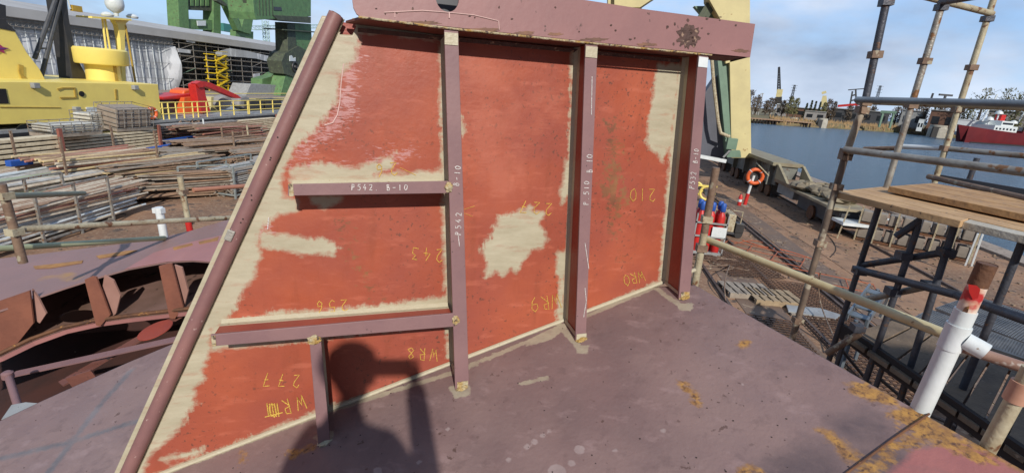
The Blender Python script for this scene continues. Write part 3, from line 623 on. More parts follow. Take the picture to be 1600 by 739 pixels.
# walls closing the hollow: back, and floor
lowd = .75
mb = MB()
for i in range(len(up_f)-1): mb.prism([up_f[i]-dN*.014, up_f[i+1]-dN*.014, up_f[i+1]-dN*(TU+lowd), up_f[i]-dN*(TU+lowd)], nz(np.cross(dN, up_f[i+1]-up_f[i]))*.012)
mb.build('back_wall', mat('shade darkened inner wall', (.075, .028, .022), .7, 0, (.04, .02, .018), 3), ship)  # hollow's walls coloured near black to paint in its shade
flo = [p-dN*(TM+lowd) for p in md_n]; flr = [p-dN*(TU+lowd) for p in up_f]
mb = MB(); mb.prism(flo+flr, -dN*.012); mb.prism([lcurve[1]-dN*lowd, *[p-dN*lowd for p in lcurve[2:]], md_n[-1]-dN*(TM+lowd), *[p-dN*(TM+lowd) for p in md_n[::-1]]], -dN*.011); mb.build('bottom_plate', MATS['shade darkened inner wall'], ship)
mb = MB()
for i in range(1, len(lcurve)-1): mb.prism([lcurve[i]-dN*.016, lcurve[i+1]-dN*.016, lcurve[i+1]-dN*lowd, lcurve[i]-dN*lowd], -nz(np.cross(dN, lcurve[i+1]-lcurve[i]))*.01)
mb.build('side_wall', MATS['shade darkened inner wall'], ship)
mb = MB(); mb.bar(DK(95, 600, -.18), DK(320, 470, -.18), .10, .012, dN); mb.build('diagonal_flat', m_primer_dk, ship)
mb = MB(); mb.bar(DK(20, 585, -.12), DK(390, 505, -.12), .07, .010, dN); mb.build('cross_flat', m_primer, ship)
mb = MB(); c_ = DK(243, 516, -.10); mb.lathe(c_, [(.001,0),(.125,0),(.125,.006),(.001,.006)], 28, dN); mb.build('manhole_cover', m_redp, ship)
for x0, x1 in ((135,150),(200,215)):
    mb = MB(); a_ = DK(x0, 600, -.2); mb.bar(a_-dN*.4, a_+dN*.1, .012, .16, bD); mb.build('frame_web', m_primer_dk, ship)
mb = MB(); a0, a1 = DK(8, 600, -.25), DK(22, 596, .0); mb.tube([DK(30, 640, -.05), DK(14, 590, .02)], .022, 12); mb.lathe(DK(12, 586, .03), [(.022,-.03),(.034,-.02),(.034,.02),(.02,.03)], 12); mb.build('strut_pipe', m_primer, ship)
mb = MB(); mb.prism([DK(2, 655, -.01), DK(30, 643, -.01), DK(66, 630, -.01), DK(40, 628, -.01), DK(18, 632, -.01)], -dN*.01); mb.build('slotted_lug', m_grey, ship)

# bring the section to its true size: stiffeners about half a metre apart, phone held at shoulder height over the deck
KS = .75
loc0 = np.array(ship.location); ship.location = tuple(EYE+(loc0-EYE)*KS)
done = set()
def shrink(o):
    for ch in [q for q in S.objects if q.parent == o]:
        if ch.data.name not in done:
            done.add(ch.data.name); ch.data.transform(Matrix.Scale(KS, 4))
        for md in ch.modifiers:
            if md.type == 'SOLIDIFY': md.thickness *= KS
            if md.type == 'BEVEL': md.width *= KS
        shrink(ch)
shrink(ship)
P0, PP0, dA, dB, redge0 = [EYE+(q-EYE)*KS for q in (P0, PP0, dA, dB, redge0)]
TU *= KS; TM *= KS
print('eye over deck', np.dot(EYE-dA, dN), 'deck z under eye', drop(EYE, np.array([0,0,-1.]))[2])
# ------------------------------------------------------------------ the setting
def struct(mb, name, m): return tagp(mb.build(name, m), kind='structure')
m_earth = mat('trodden brown earth', (.30, .165, .095), .95, 0, (.165, .095, .06), .55, speck=(.08, .055, .045), sscale=2.4, sth=.60, bump=.7, bscale=9, lo=.38, hi=.62)
t = m_earth.node_tree; b = t.nodes['Principled BSDF']        # a second, finer scatter of pale grit and damp patches
src = b.inputs['Base Color'].links[0].from_socket
co = t.nodes.new('ShaderNodeTexCoord'); n = t.nodes.new('ShaderNodeTexNoise'); n.inputs['Scale'].default_value = 11; n.inputs['Detail'].default_value = 8; n.inputs['Roughness'].default_value = .75; t.links.new(co.outputs['Object'], n.inputs[0])
r = t.nodes.new('ShaderNodeValToRGB'); r.color_ramp.elements[0].position = .5; r.color_ramp.elements[1].position = .66; r.color_ramp.elements[1].color = (.6, .6, .6, 1); t.links.new(n.outputs[0], r.inputs[0])
mx = t.nodes.new('ShaderNodeMix'); mx.data_type = 'RGBA'; t.links.new(r.outputs[0], mx.inputs[0]); t.links.new(src, mx.inputs[6]); mx.inputs[7].default_value = (.42, .31, .21, 1); t.links.new(mx.outputs[2], b.inputs['Base Color'])
QX = 16.8
mb = MB(); mb.box(-23.5, QX, -30, 62, -3.2, 0); struct(mb, 'yard_ground', m_earth)
m_conc = mat('quay concrete', (.33, .27, .22), .9, 0, (.22, .18, .15), 2, speck=(.12, .09, .07), sscale=9, sth=.6, bump=.3)
mb = MB(); mb.box(QX-.9, QX+.05, -30, 62.2, -.3, .10); struct(mb, 'quay_kerb', m_conc)
mb = MB(); mb.box(-150, -44, -30, 420, -3.2, .2); struct(mb, 'far_quay', m_conc)
# water: one sheet to the horizon
m_water = bpy.data.materials.new('harbour water'); m_water.use_nodes = True; t = m_water.node_tree; b = t.nodes['Principled BSDF']
b.inputs['Base Color'].default_value = (.12, .22, .33, 1); b.inputs['Roughness'].default_value = .22; b.inputs['IOR'].default_value = 1.33
co = t.nodes.new('ShaderNodeTexCoord'); mpn = t.nodes.new('ShaderNodeMapping'); mpn.inputs['Scale'].default_value = (.6, 1.5, 1); mpn.inputs['Rotation'].default_value = (0, 0, -.5); t.links.new(co.outputs['Object'], mpn.inputs[0])
n = t.nodes.new('ShaderNodeTexNoise'); n.inputs['Scale'].default_value = 1.1; n.inputs['Detail'].default_value = 6; n.inputs['Roughness'].default_value = .6; t.links.new(mpn.outputs[0], n.inputs[0])
bp = t.nodes.new('ShaderNodeBump'); bp.inputs['Strength'].default_value = 1.0; bp.inputs['Distance'].default_value = 1.6; n9 = t.nodes.new('ShaderNodeTexNoise'); n9.inputs['Scale'].default_value = .16; n9.inputs['Detail'].default_value = 9; n9.inputs['Roughness'].default_value = .75; t.links.new(mpn.outputs[0], n9.inputs[0]); ad = t.nodes.new('ShaderNodeMath'); ad.operation = 'MULTIPLY_ADD'; ad.inputs[1].default_value = 4.; t.links.new(n9.outputs[0], ad.inputs[0]); t.links.new(n.outputs[0], ad.inputs[2]); t.links.new(ad.outputs[0], bp.inputs['Height']); t.links.new(bp.outputs[0], b.inputs['Normal'])
WZ = -2.0
mb = MB(); mb.add([(-4000,-2000,WZ),(4000,-2000,WZ),(4000,5000,WZ),(-4000,5000,WZ)], [(0,1,2,3)]); struct(mb, 'harbour_water', m_water)
# far bank
m_bank = mat('reedy bank', (.20, .15, .08), .95, 0, (.10, .10, .045), .06, speck=(.09, .07, .05), sscale=.3, sth=.58, stretch=(1, 1, 3))
shore = [(-40, 262), (60, 262)]+[tuple(GR(x, y, WZ)[:2]) for x, y in ((1150,190),(1230,197),(1330,203),(1400,208),(1480,215),(1560,222),(1650,232),(1750,243))]
g = random.Random(5)
fine = []
for i in range(len(shore)-1):
    for k in range(8):
        u = k/8; fine.append((shore[i][0]*(1-u)+shore[i+1][0]*u, shore[i][1]*(1-u)+shore[i+1][1]*u+g.uniform(-1.2, 1.2)))
mb = MB(); n = len(fine); vs = []
for (dy, z) in ((0, -2.4), (.3, -1.2), (2.5, -.1), (12, .5), (60, .9), (2500, 1.2)):
    for (x, y) in fine: vs.append((x*(1+dy/260 if dy < 100 else 4), y+dy, z+(g.uniform(-.25, .25) if 0 < dy < 30 else 0)))
mb.add(vs, [(j*n+i, j*n+i+1, (j+1)*n+i+1, (j+1)*n+i) for j in range(5) for i in range(n-1)], True); struct(mb, 'far_bank', m_bank)
# reeds along the water, nobody could count them
m_reed = mat('dry reeds', (.36, .24, .12), .95, 0, (.22, .15, .08), .3)
mb = MB()
for i in range(2600):
    k = g.uniform(22, len(fine)-2); a, b_ = fine[int(k)], fine[int(k)+1]; u = k % 1; d = g.uniform(0, 7)
    x, y = a[0]*(1-u)+b_[0]*u, a[1]*(1-u)+b_[1]*u+d; h = g.uniform(1., 2.3); w = .35
    mb.add([(x-w, y, -1.6+d*.25), (x+w, y+.2, -1.6+d*.25), (x+g.uniform(-.5,.5), y, -1.6+d*.25+h)], [(0,1,2)])
tagp(mb.build('reed_bed', m_reed, fix=False), kind='stuff')
# ---- bare trees beyond the water
m_twig = mat('bare twigs', (.13, .10, .075), .95, 0, (.085, .065, .05), .3); m_twg2 = mat('budding twigs', (.17, .17, .07), .95, 0, (.11, .10, .05), .3); m_pine = mat('dark conifer', (.035, .05, .025), .9, 0, (.05, .06, .03), .4)
def at(x, y, dist): return SD(x, y, dist)
def bare_tree(x, ytop, w, dist, label, m=m_twig, conifer=False, group='trees on the far bank'):
    p = SD(x, ytop, dist); base = np.array([p[0], p[1], .3]); H_ = p[2]-.3; g = random.Random(int(x*7)); Wd = w/FPX*dist/2*.85
    tr = thing('conifer_tree' if conifer else 'bare_tree', label, 'tree', base, group)
    mb = MB(); mb.tube([base, base+np.array([0,0,H_*.5]), base+np.array([0,0,H_*.93])], H_*.035+.08, 6, r1=.04); mb.build('trunk', m_twig, tr)
    mb = MB()
    if not conifer:
        for i in range(22):
            z = H_*g.uniform(.22, .85); a = g.uniform(0, 6.28); l = Wd*g.uniform(.5, 1.)*(1-.35*abs(z/H_-.5)); e = base+np.array([math.cos(a)*l, math.sin(a)*l, min(H_, z+l*g.uniform(.5, .9))]); q = base+np.array([0,0,z])
            mb.tube([q, e], .09, 4, r1=.03, cap=False)
        n = int(420)
        for i in range(n):
            a = g.uniform(0, 6.28); u = g.random()**.5; z = g.uniform(.2, 1.); rr = Wd*u*math.sin(math.pi*min(.97, max(.1, z*.95)))**.6
            rr *= .75+.4*math.sin(a*3+x)*math.sin(z*9); c = base+np.array([math.cos(a)*rr, math.sin(a)*rr, H_*z]); s = .30+.25*g.random(); d = np.array([g.gauss(0,.5), g.gauss(0,.5), 1])*s*1.6; k = np.array([g.gauss(0,1), g.gauss(0,1), g.gauss(0,.3)])*.16
            mb.add([c-k, c+k, c+d], [(0,1,2)])
    else:
        for i in range(260):
            z = g.uniform(.12, 1.); a = g.uniform(0, 6.28); rr = Wd*(1-z)*g.uniform(.5, 1.1)+.1; q = base+np.array([0,0,H_*z]); e = q+np.array([math.cos(a)*rr, math.sin(a)*rr, -.3]); k = np.array([-math.sin(a), math.cos(a), 0])*.5
            mb.add([q-k*.3, q+k*.3, e+k, e-k], [(0,1,2,3)])
    mb.build('crown', m, tr, fix=False); return tr
tree_specs = [(1176,142,26,262,'tall'),(1186,150,18,266,'low'),(1208,154,22,285,'low'),(1200,158,16,280,'low'),(1226,158,18,290,'low'),(1238,152,16,285,'bud'),(1246,155,14,290,'bud'),(1262,161,14,290,'con'),(1270,156,10,292,'con'),(1276,158,9,292,'con'),(1283,159,8,295,'con'),(1290,162,10,295,'bud'),(1298,156,16,300,'low'),(1306,160,12,300,'low'),
 (1330,166,16,300,'low'),(1352,170,14,300,'low'),(1366,168,14,310,'low'),(1405,168,20,310,'low'),(1416,165,16,312,'low'),(1438,166,18,312,'low'),(1450,163,16,300,'low'),(1463,165,14,300,'con'),(1476,160,18,296,'low'),(1490,162,20,290,'low'),(1505,164,16,290,'low'),(1520,160,22,285,'bud'),(1545,139,36,280,'big'),(1580,139,36,280,'big'),(1600,146,28,282,'big'),(1625,140,40,275,'big')]
words = dict(tall='tall bare tree at the water beside the crane leg', low='low bare brown tree', bud='greenish budding tree', con='slim dark conifer', big='broad rounded bare tree above the red ship')
for i, (x, yt, w, d, k) in enumerate(tree_specs):
    pos = ['beside the crane leg', 'left of the tall slim crane', 'right of the tall slim crane', 'between the mooring dolphins', 'left of the scaffold post', 'right of the front scaffold post', 'between the scaffold posts', 'right of the rear scaffold posts'][min(7, int(np.searchsorted([1185,1215,1240,1300,1330,1380,1470], x)))]
    lab = {'tall': 'tallest bare tree on the far bank beside the yellow crane leg', 'big': 'broad rounded bare tree standing tall behind the red ship'}.get(k, f"{words[k]} on the far bank {pos}")
    bare_tree(x, yt, w, d, lab, {'bud': m_twg2, 'con': m_pine, 'big': m_twg2}.get(k, m_twig), k == 'con')
# ---- far structures
def slab(x0, x1, y0, ybase, dist, depth, m, name, label, cat, group=None, roof=None):
    a, b_ = SD(x0, y0, dist), SD(x1, y0, dist); h = max(a[2], b_[2]); d = nz((a+b_)/2*np.array([1,1,0]))*depth
    t = thing(name, label, cat, ((a[0]+b_[0])/2, (a[1]+b_[1])/2, .2), group); h = a[2]*.5+b_[2]*.5
    p = [np.array([a[0],a[1],.2]), np.array([b_[0],b_[1],.2])]
    mb = MB(); mb.prism([p[0], p[1], p[1]+d, p[0]+d], (0,0,h-.2)); mb.build('wall', m, t)
    mb = MB(); q = [v+np.array([0,0,h-.2]) for v in (p[0]-d*.04, p[1]-d*.04, p[1]+d*1.04, p[0]+d*1.04)]; mb.prism(q, (0,0,.35)); mb.build('roof', roof or m_grey, t)
    w = nz(p[1]-p[0]); L = np.linalg.norm(p[1]-p[0]); nwin = max(2, int(L/5)) if name != 'tent_hall' else 0
    for i in range(min(nwin, 14)):
        c = p[0]+w*(L*(i+.5)/max(nwin,1))-nz(d)*.03+np.array([0,0,(h-.2)*.55]); mb = MB(); mb.obox(c, w*L/nwin*.28, nz(d)*.05, np.array([0,0,(h-.2)*.18])); mb.build('window', m_glass, t)
    return t
m_brick = mat('brown shed', (.16, .085, .055), .9, 0, (.11, .06, .045), .3); m_pale = mat('pale shed', (.30, .29, .28), .8, 0, (.20, .19, .19), .3)
slab(1214,1232,164,172,300,12,m_pale,'shed','small white shed on the far bank below the slim crane','shed',roof=m_white)
slab(1225,1300,170,176,310,16,m_brick,'warehouse','long brown warehouse behind the mooring dolphins on the far bank','warehouse')
slab(1258,1292,175,184,270,9,m_pale,'shed','pale blue roofed shed low by the far water','shed',roof=m_grey)
slab(1300,1392,173,184,300,14,m_dkgrey,'warehouse','long dark warehouse under the gantry crane across the water','warehouse')
slab(1410,1450,174,184,300,12,m_grey,'warehouse','grey shed right of the green gantry frame on the far bank','warehouse')
slab(1455,1500,174,184,285,14,m_brick,'warehouse','brown shed between rear scaffold posts on the far bank','warehouse')
slab(1545,1640,176,184,300,14,m_pale,'warehouse','pale long building behind the red ship','building')
slab(1492,1547,189,196,262,4,m_white,'tent_hall','low white rounded tent hall left of the red ship','tent',roof=m_white)
slab(1436,1445,188,190,264,3,m_white,'shed','tiny white hut on the bank between scaffold posts','shed',roof=m_white)
# green gantry frame
t = thing('gantry_frame', 'small pale green portal frame on the far bank behind scaffold rails', 'gantry', SD(1388, 184, 270)*np.array([1,1,0]))
for x in (1380, 1397): q = SD(x, 176, 270); mb = MB(); mb.bar((q[0],q[1],.3), q, .7, .7); mb.build('leg', m_craneg, t)
mb = MB(); mb.bar(SD(1376,175,270), SD(1401,176,270), .9, 1.1); mb.build('beam', m_craneg, t)
# dolphins
for i, (x, y, w, h) in enumerate(((1238,196,13,10),(1282,200,16,12),(1461,215,22,14))):
    c = GR(x, y, WZ); d = math.hypot(c[0], c[1]); r_ = w/FPX*d/2*.8; hh = h/FPX*d
    t = thing('mooring_dolphin', ['concrete mooring dolphin in the water nearest the crane leg','dark fronted concrete dolphin in mid channel left of the scaffold','squat concrete dolphin in the water left of the red ship'][i], 'mooring dolphin', c, 'mooring dolphins in the channel')
    mb = MB(); mb.lathe(c, [(r_,-1),(r_,hh*.75),(r_*.93,hh*.8),(r_*.93,hh)], 16); mb.build('pier', mat('dolphin concrete', (.42,.40,.34), .9, 0, (.30,.28,.24), .8), t)
    mb = MB(); a = c+np.array([-r_*.75,-r_*.8,0]); mb.box(a[0]-r_*.35, a[0]+r_*.5, a[1]-.3, a[1]+.5, c[2]-.5, c[2]+hh*.85); mb.build('fender', m_black, t)
# timber jetty along the far bank
t = thing('timber_jetty', 'dark timber jetty on piles along the far bank beside the first dolphin', 'jetty', GR(1200, 192, WZ))
a, b_ = GR(1150, 190.5, WZ), GR(1262, 199, WZ)
mb = MB(); mb.bar(a+np.array([0,-1,1.9]), b_+np.array([0,-1,1.9]), 3, .4); mb.build('deck', m_timber, t)
for i in range(24): p = a*(1-i/23)+b_*(i/23)+np.array([0,-1.6,0]); mb = MB(); mb.tube([p-np.array([0,0,1]), p+np.array([0,0,1.8])], .35, 6); mb.build('pile', m_blk, t)
# far cranes
def lattice(mb, p0, p1, w, n, r, w1=None):
    p0, p1 = np.array(p0, float), np.array(p1, float); d = nz(p1-p0); a = nz(np.cross(d, (0,0,1) if abs(d[2]) < .9 else (0,1,0))); b = np.cross(d, a); w1 = w1 or w
    cs = []
    for i in range(n+1):
        u = i/n; c = p0*(1-u)+p1*u; k = (w*(1-u)+w1*u)/2; cs.append([c+a*k+b*k, c+a*k-b*k, c-a*k-b*k, c-a*k+b*k])
    for j in range(4):
        mb.tube([cs[0][j], cs[-1][j]], r, 4)
        for i in range(n): mb.tube([cs[i][j], cs[i+1][(j+1) % 4]], r*.6, 4, cap=False); mb.tube([cs[i][j], cs[i][(j+1) % 4]], r*.6, 4, cap=False)
    return mb
D_ = 330
t = thing('slewing_crane', 'tall slim harbour crane with upright jib on the far bank', 'crane', SD(1217, 168, D_)*np.array([1,1,0]))
mb = MB(); q = SD(1216, 160, D_); 
for dx in (-3, 3): mb.bar((q[0]+dx, q[1], .3), q+np.array([dx*.5,0,0]), .8, .8)
mb.build('portal', m_grey, t)
mb = MB(); a = SD(1216,163,D_); b_ = SD(1216.5,152,D_); mb.bar(a, b_, 4.2, 3.5); mb.build('slewing_house', m_black, t)
mb = MB(); mb.bar(b_, SD(1219,140,D_), 3., 3.); mb.build('tower', m_crane, t)
mb = MB(); lattice(mb, SD(1217,152,D_), SD(1217.3,105,D_), 1.6, 12, .22, .6); mb.build('jib', m_dkgrey, t)
for (x, yt, lb) in ((1242,133,'thin grey lattice mast left of the conifers across the water'),(1376,134,'thin lattice mast right of the front scaffold post')):
    q = SD(x, yt, 420); mb = MB(); lattice(mb, (q[0], q[1], .3), q, 2.2, 12, .14, .8); 
    for k in (.98,.9,.82): mb.bar(q*np.array([1,1,k])-np.array([2,0,0]), q*np.array([1,1,k])+np.array([2,0,0]), .2, .2)
    top(mb, 'pylon', m_dkgrey, lb, 'pylon', 'lattice pylons on the horizon')
t = thing('portal_crane', 'pale yellow portal crane among the far trees', 'crane', SD(1287, 168, D_)*np.array([1,1,0]))
mb = MB(); mb.bar(SD(1283,168,D_), SD(1288,150,D_), 1.6, 1.6); mb.bar(SD(1291,168,D_), SD(1289,150,D_), 1.4, 1.4); mb.build('tower', m_crane, t)
mb = MB(); mb.bar(SD(1284,146,D_), SD(1291,144,D_), 1.3, 1.3); mb.build('jib', m_crane, t)
t = thing('container_crane', 'dark red container gantry crane left of the front scaffold post', 'crane', SD(1330, 168, D_)*np.array([1,1,0]))
mb = MB(); [mb.bar(SD(xa,ya,D_), SD(xb,yb,D_), .8, .8) for xa,ya,xb,yb in ((1327,170,1332,143),(1338,170,1337,140),(1329,158,1338,156),(1331,150,1338,148))]; mb.build('frame', m_dkgrey, t)
mb = MB(); mb.bar(SD(1309,166,D_), SD(1345,163,D_), 1.2, 1.2); mb.build('boom', m_red, t); mb = MB(); mb.bar(SD(1325,141,D_), SD(1350,139,D_), .5, .5); mb.build('stay', m_dkgrey, t)
mb = MB(); mb.bar(SD(1453,160,D_), SD(1458,146,D_), .9, .9); mb.bar(SD(1458,146,D_), SD(1455,153,D_), .5, .5); top(mb, 'crane_jib', m_dkgrey, 'dark slanting crane jib tip between the rear scaffold posts', 'crane')
q = SD(1478, 148, D_); mb = MB(); mb.bar(q*np.array([1,1,0])+np.array([0,0,.3]), q, .8, .8); mb.bar(q+np.array([-3,0,-.3]), q+np.array([3,0,-.3]), .9, .9); mb.bar(q+np.array([-2,0,-2.4]), q+np.array([2,0,-2.4]), .7, .7); top(mb, 'signal_mast', m_dkgrey, 'dark signal mast with two crossbars left of the last scaffold post', 'mast')
for x, yt in ((1188,148),(1192,146),(1181,154)):
    q = SD(x, yt, 275); mb = MB(); mb.bar(q*np.array([1,1,0])+np.array([0,0,.3]), q, .35, .35); mb.bar(q-np.array([1,0,.3]), q+np.array([.5,0,-.1]), .3, .3); top(mb, 'lamp_mast', m_grey, {1188:'pale lamp mast by the far shore, middle of three beside the crane leg',1192:'tallest pale lamp mast by the far shore beside the crane leg',1181:'shortest pale lamp mast by the far shore beside the crane leg'}[x], 'lamp mast', 'lamp masts by the far shore')
# ---- red ship on the right
RD_ = 262
A0 = GR(1518, 224, WZ); A1 = GR(1700, 236, WZ); ax = nz(A1-A0); ay = np.array([-ax[1], ax[0], 0])
if ay[1] < 0: ay = -ay
rs = thing('red_ship', 'dark red ship with white wheelhouse moored across the water behind the scaffold', 'ship', A0)
L = 68; mb = MB()
sec = [(0,-2.4,.2,6.2),(2,-1.0,1.8,5.9),(8,0,4,5.4),(20,0,5,4.9),(L,0,5,4.6)]
vs = []
for (s, off, hwid, zt) in sec:
    c = A0+ax*s+ay*5; o_ = ax*off
    vs += [c-ay*hwid*.8-np.array([0,0,.5])+(ax*2.6 if s < 1 else 0), c-ay*hwid+o_+np.array([0,0,zt]), c+ay*hwid+o_+np.array([0,0,zt]), c+ay*hwid*.8-np.array([0,0,.5])+(ax*2.6 if s < 1 else 0)]
mb.add(vs, [(i*4+j, (i+1)*4+j, (i+1)*4+(j+1) % 4, i*4+(j+1) % 4) for i in range(4) for j in range(4)]+[(0,1,2,3),(16,17,18,19)]); mb.build('hull', mat('ship red', (.15, .014, .016), .5, 0, (.11, .01, .014), .2), rs)
def rbox(s0, s1, d0, d1, z0, z1, nm, m): mb = MB(); c = A0+ax*(s0+s1)/2+ay*(5+(d0+d1)/2)+np.array([0,0,(z0+z1)/2]); mb.obox(c, ax*(s1-s0)/2, ay*(d1-d0)/2, np.array([0,0,(z1-z0)/2])); return mb.build(nm, m, rs)
rbox(-1, L, -5.1, -4.9, -.1, .5, 'boot_topping', m_black)
rbox(11, 24, -4, 4, 4.8, 7.0, 'deckhouse', m_white); wh = rbox(15, 22, -3.5, 3.5, 7.0, 8.8, 'wheelhouse', m_white); rbox(15.6, 21.4, -3.56, -3.4, 7.5, 8.2, 'bridge_window', m_glass)
for i in range(6): rbox(11.8+i*2, 12.8+i*2, -4.06, -3.9, 5.5, 6.2, 'window', m_glass)
rbox(18, 20.5, -1, 1, 8.8, 11, 'funnel', m_red); rbox(27, 60, -4.4, 4.4, 4.6, 5.6, 'bulwark', MATS['ship red']); rbox(30, 36, -3, 3, 5.6, 7.0, 'accommodation', m_white)
for s0, s1, z in ((10, 13, 18), (30, 34, 19)): mb = MB(); mb.tube([A0+ax*s0+ay*5+np.array([0,0,8]), A0+ax*s1+ay*5+np.array([0,0,z])], .28, 6); mb.build('mast', m_white, rs)
for i, (s, z) in enumerate(((12,9.5),(16,12),(26,9))): mb = MB(); mb.lathe(A0+ax*s+ay*4+np.array([0,0,z-3]), [(.2,0),(.25,2),(1.3,2.2),(1.0,3),(.2,3.4)], 10); mb.build('radar_dome', m_white, rs)
# ------------------------------------------------------------------ crane leg and its sill beam on the quay
CXX = 10.3
def yv(x, y, a): return YP(x, y, a)
cl = thing('portal_crane', 'tall pale yellow crane leg with sea green side panel standing on the quay rail beam', 'crane', (11.5, 34, 0))
ca = 30.5
def cp(x, y, a=ca): return YP(x, y, a)
mb = MB(); mb.prism([cp(1140,90),cp(1172,85),cp(1174,247),cp(1143,247)], (0, 1.3, 0)); mb.build('leg_plate', m_crane, cl, bev=.02)
mb = MB(); mb.prism([cp(1108,-60,ca),cp(1172,-60,ca),cp(1172,90,ca),cp(1134,100,ca),cp(1125,30,ca),cp(1108,0,ca)], (0,1.3,0)); mb.build('leg_upper', m_crane, cl, bev=.02)
mb = MB(); mb.prism([cp(1118,60,ca+.3),cp(1141,60,ca+.3),cp(1143,92,ca+.3),cp(1158,246,ca-.02),cp(1136,246,ca-.02)], (0,1.0,0)); mb.build('side_panel', m_craneg, cl)
mb = MB(); mb.prism([cp(960,-60,ca+.6),cp(1172,-60,ca+.6),cp(1172,0,ca+.6),cp(1136,0,ca+.6),cp(1108,-6,ca+.6),cp(1030,-8,ca+.6),cp(1000,12,ca+.6),cp(960,12,ca+.6)], (0,1.2,0)); mb.build('portal_beam', m_crane, cl)
mb = MB(); mb.prism([cp(950,-60,ca+1),cp(1002,-60,ca+1),cp(1003,60,ca+1),cp(950,60,ca+1)], (0,1.5,0)); mb.build('inner_leg', m_crane, cl)
mb = MB(); mb.prism([cp(1085,10,ca+.9),cp(1115,10,ca+.9),cp(1136,60,ca+.9),cp(1128,60,ca+.9)], (0,.5,0)); mb.build('gusset', m_craneg, cl)
for k in range(3): mb = MB(); mb.bar(cp(1092+k*6,28,ca+.4), cp(1106+k*6,6,ca+.4), .18, .18); mb.build('brace', m_green_dk, cl)
mb = MB(); mb.tube([cp(1112,90,ca-.2), cp(1115,130,ca-.2), cp(1122,190,ca-.3), cp(1126,208,ca-.3), cp(1140,214,ca-.3)], .10, 8); mb.build('cable_conduit', m_tubew, cl)
mb = MB(); c = cp(1143,225,ca-.5); mb.obox(c, (.28,0,0), (0,.15,0), (0,0,.32)); mb.build('junction_box', m_craneg, cl, bev=.02)
mb = MB(); mb.tube([cp(1143,232,ca-.5), cp(1136,240,ca-.5), cp(1130,246,ca-.5)], .06, 6); mb.build('drain_pipe', m_grey, cl)
mb = MB(); mb.prism([cp(1080,246,ca+.6),cp(1136,250,ca+.6),cp(1128,205,ca+.6),cp(1120,118,ca+.6),cp(1080,178,ca+.6)], (0,.8,0)); mb.build('slate_gusset', mat('slate panel', (.095,.10,.125), .6, 0, (.075,.08,.10), 1.2), cl)
mb = MB(); mb.bar(cp(1086,243,ca-.3), cp(1134,252,ca-.3), .25, .2); mb.build('white_rail', m_white, cl)
bm_ = thing('crane_sill_beam', 'heavy grey crane sill beam over dark bogies along the quay', 'crane beam', (11.6, 27, 0))
# beam: along y from 24.6 to 42 at x 10.4..13
zt = 1.95
def bxy(x0,x1,y0,y1,z0,z1,nm,m,par,bev=0): mb = MB(); mb.box(x0,x1,y0,y1,z0,z1); return mb.build(nm, m, par, bev)
m_sill = mat('dirty sill grey', (.20,.205,.18), .6, .1, (.12,.12,.11), 1.5, speck=(.10,.05,.03), sscale=4, sth=.6)
pA, pB = GR(1085,240,zt), GR(1228,268,zt)
bx0 = (pA[0]+pB[0])/2; print('beam x', pA, pB, GR(1300,300,1.5))
bxy(10.0,11.5,26.6,44,zt-.18,zt,'top_flange',mat('flange olive', (.26,.24,.16), .7, 0, (.19,.15,.10), 2),bm_,.01); bxy(10.35,11.3,26.7,44,.75,zt-.18,'web_plate',m_sill,bm_)
for y in (27.2,29.2,31.2,33.4,36,39): bxy(10.1,10.36,y,y+.12,.7,zt-.18,'rib',m_sill,bm_)
for y in (27.4, 30.2, 33.0, 36.2):
    w = bxy(10.5,11.3,y,y+1.7,.18,.75,'bogie',m_black,bm_)
    for k in (.35, 1.3): mb = MB(); mb.lathe((10.42, y+k, .34), [(.08,0),(.34,0),(.34,.14),(.08,.14)], 18, (1,0,0)); mb.build('wheel', m_rust, w)
bxy(10.2,11.6,24.4,26.5,1.0,1.16,'platform',mat('brown plank steel', (.24,.17,.11), .8, 0, (.15,.11,.08), 2),bm_,.01); bxy(10.5,11.4,24.6,26.6,.45,1.0,'bogie_case',m_grey,bm_)
mb = MB(); mb.prism([(10.2,26.5,1.16),(10.2,24.9,1.16),(10.2,26.5,zt-.05)], (.12,0,0)); mb.prism([(11.4,26.5,1.16),(11.4,24.9,1.16),(11.4,26.5,zt-.05)], (.12,0,0)); mb.build('gusset', mat('faded rim2', (.36,.32,.21), .8, 0, (.22,.19,.13), 2), bm_)
bxy(10.15,11.7,20.2,24.3,.95,1.06,'low_platform',mat('faded rim', (.34,.30,.20), .8, 0, (.18,.14,.10), 1.5),bm_,.01); bxy(10.6,11.5,20.4,24.2,.25,.95,'equaliser',m_dkgrey,bm_)
bxy(10.3,11.6,19.4,20.3,.55,.66,'buffer_plate',m_white,bm_)
for y in (20.8, 22.6): mb = MB(); mb.lathe((10.5, y, .32), [(.06,0),(.32,0),(.32,.12),(.06,.12)], 18, (1,0,0)); mb.build('wheel', m_rust, bm_)
g = random.Random(8)
t = thing('tarpaulin_heap', 'crumpled pale tarpaulin and rags heaped on the crane beam end', 'heap', (11.6, 22.4, 1.12))
mb = MB(); 
for i in range(9): 
    c = np.array([g.uniform(10.5, 11.5), g.uniform(21.0, 24.0), 1.25]); mbb = []
    n, k = 10, 6; vs = []
    for a in range(k+1):
        for j in range(n): rr = .42*(1+.5*(g.random()-.5)); vs.append(c+np.array([math.cos(2*math.pi*j/n)*math.sin(math.pi*a/k)*rr*1.3, math.sin(2*math.pi*j/n)*math.sin(math.pi*a/k)*rr*1.3, math.cos(math.pi*a/k)*rr*.55]))
    mb.add(vs, [(a*n+j, a*n+(j+1) % n, (a+1)*n+(j+1) % n, (a+1)*n+j) for a in range(k) for j in range(n)])
mb.build('cloth_fold', mat('dirty canvas', (.30,.25,.17), .9, 0, (.12,.10,.075), 3), t)
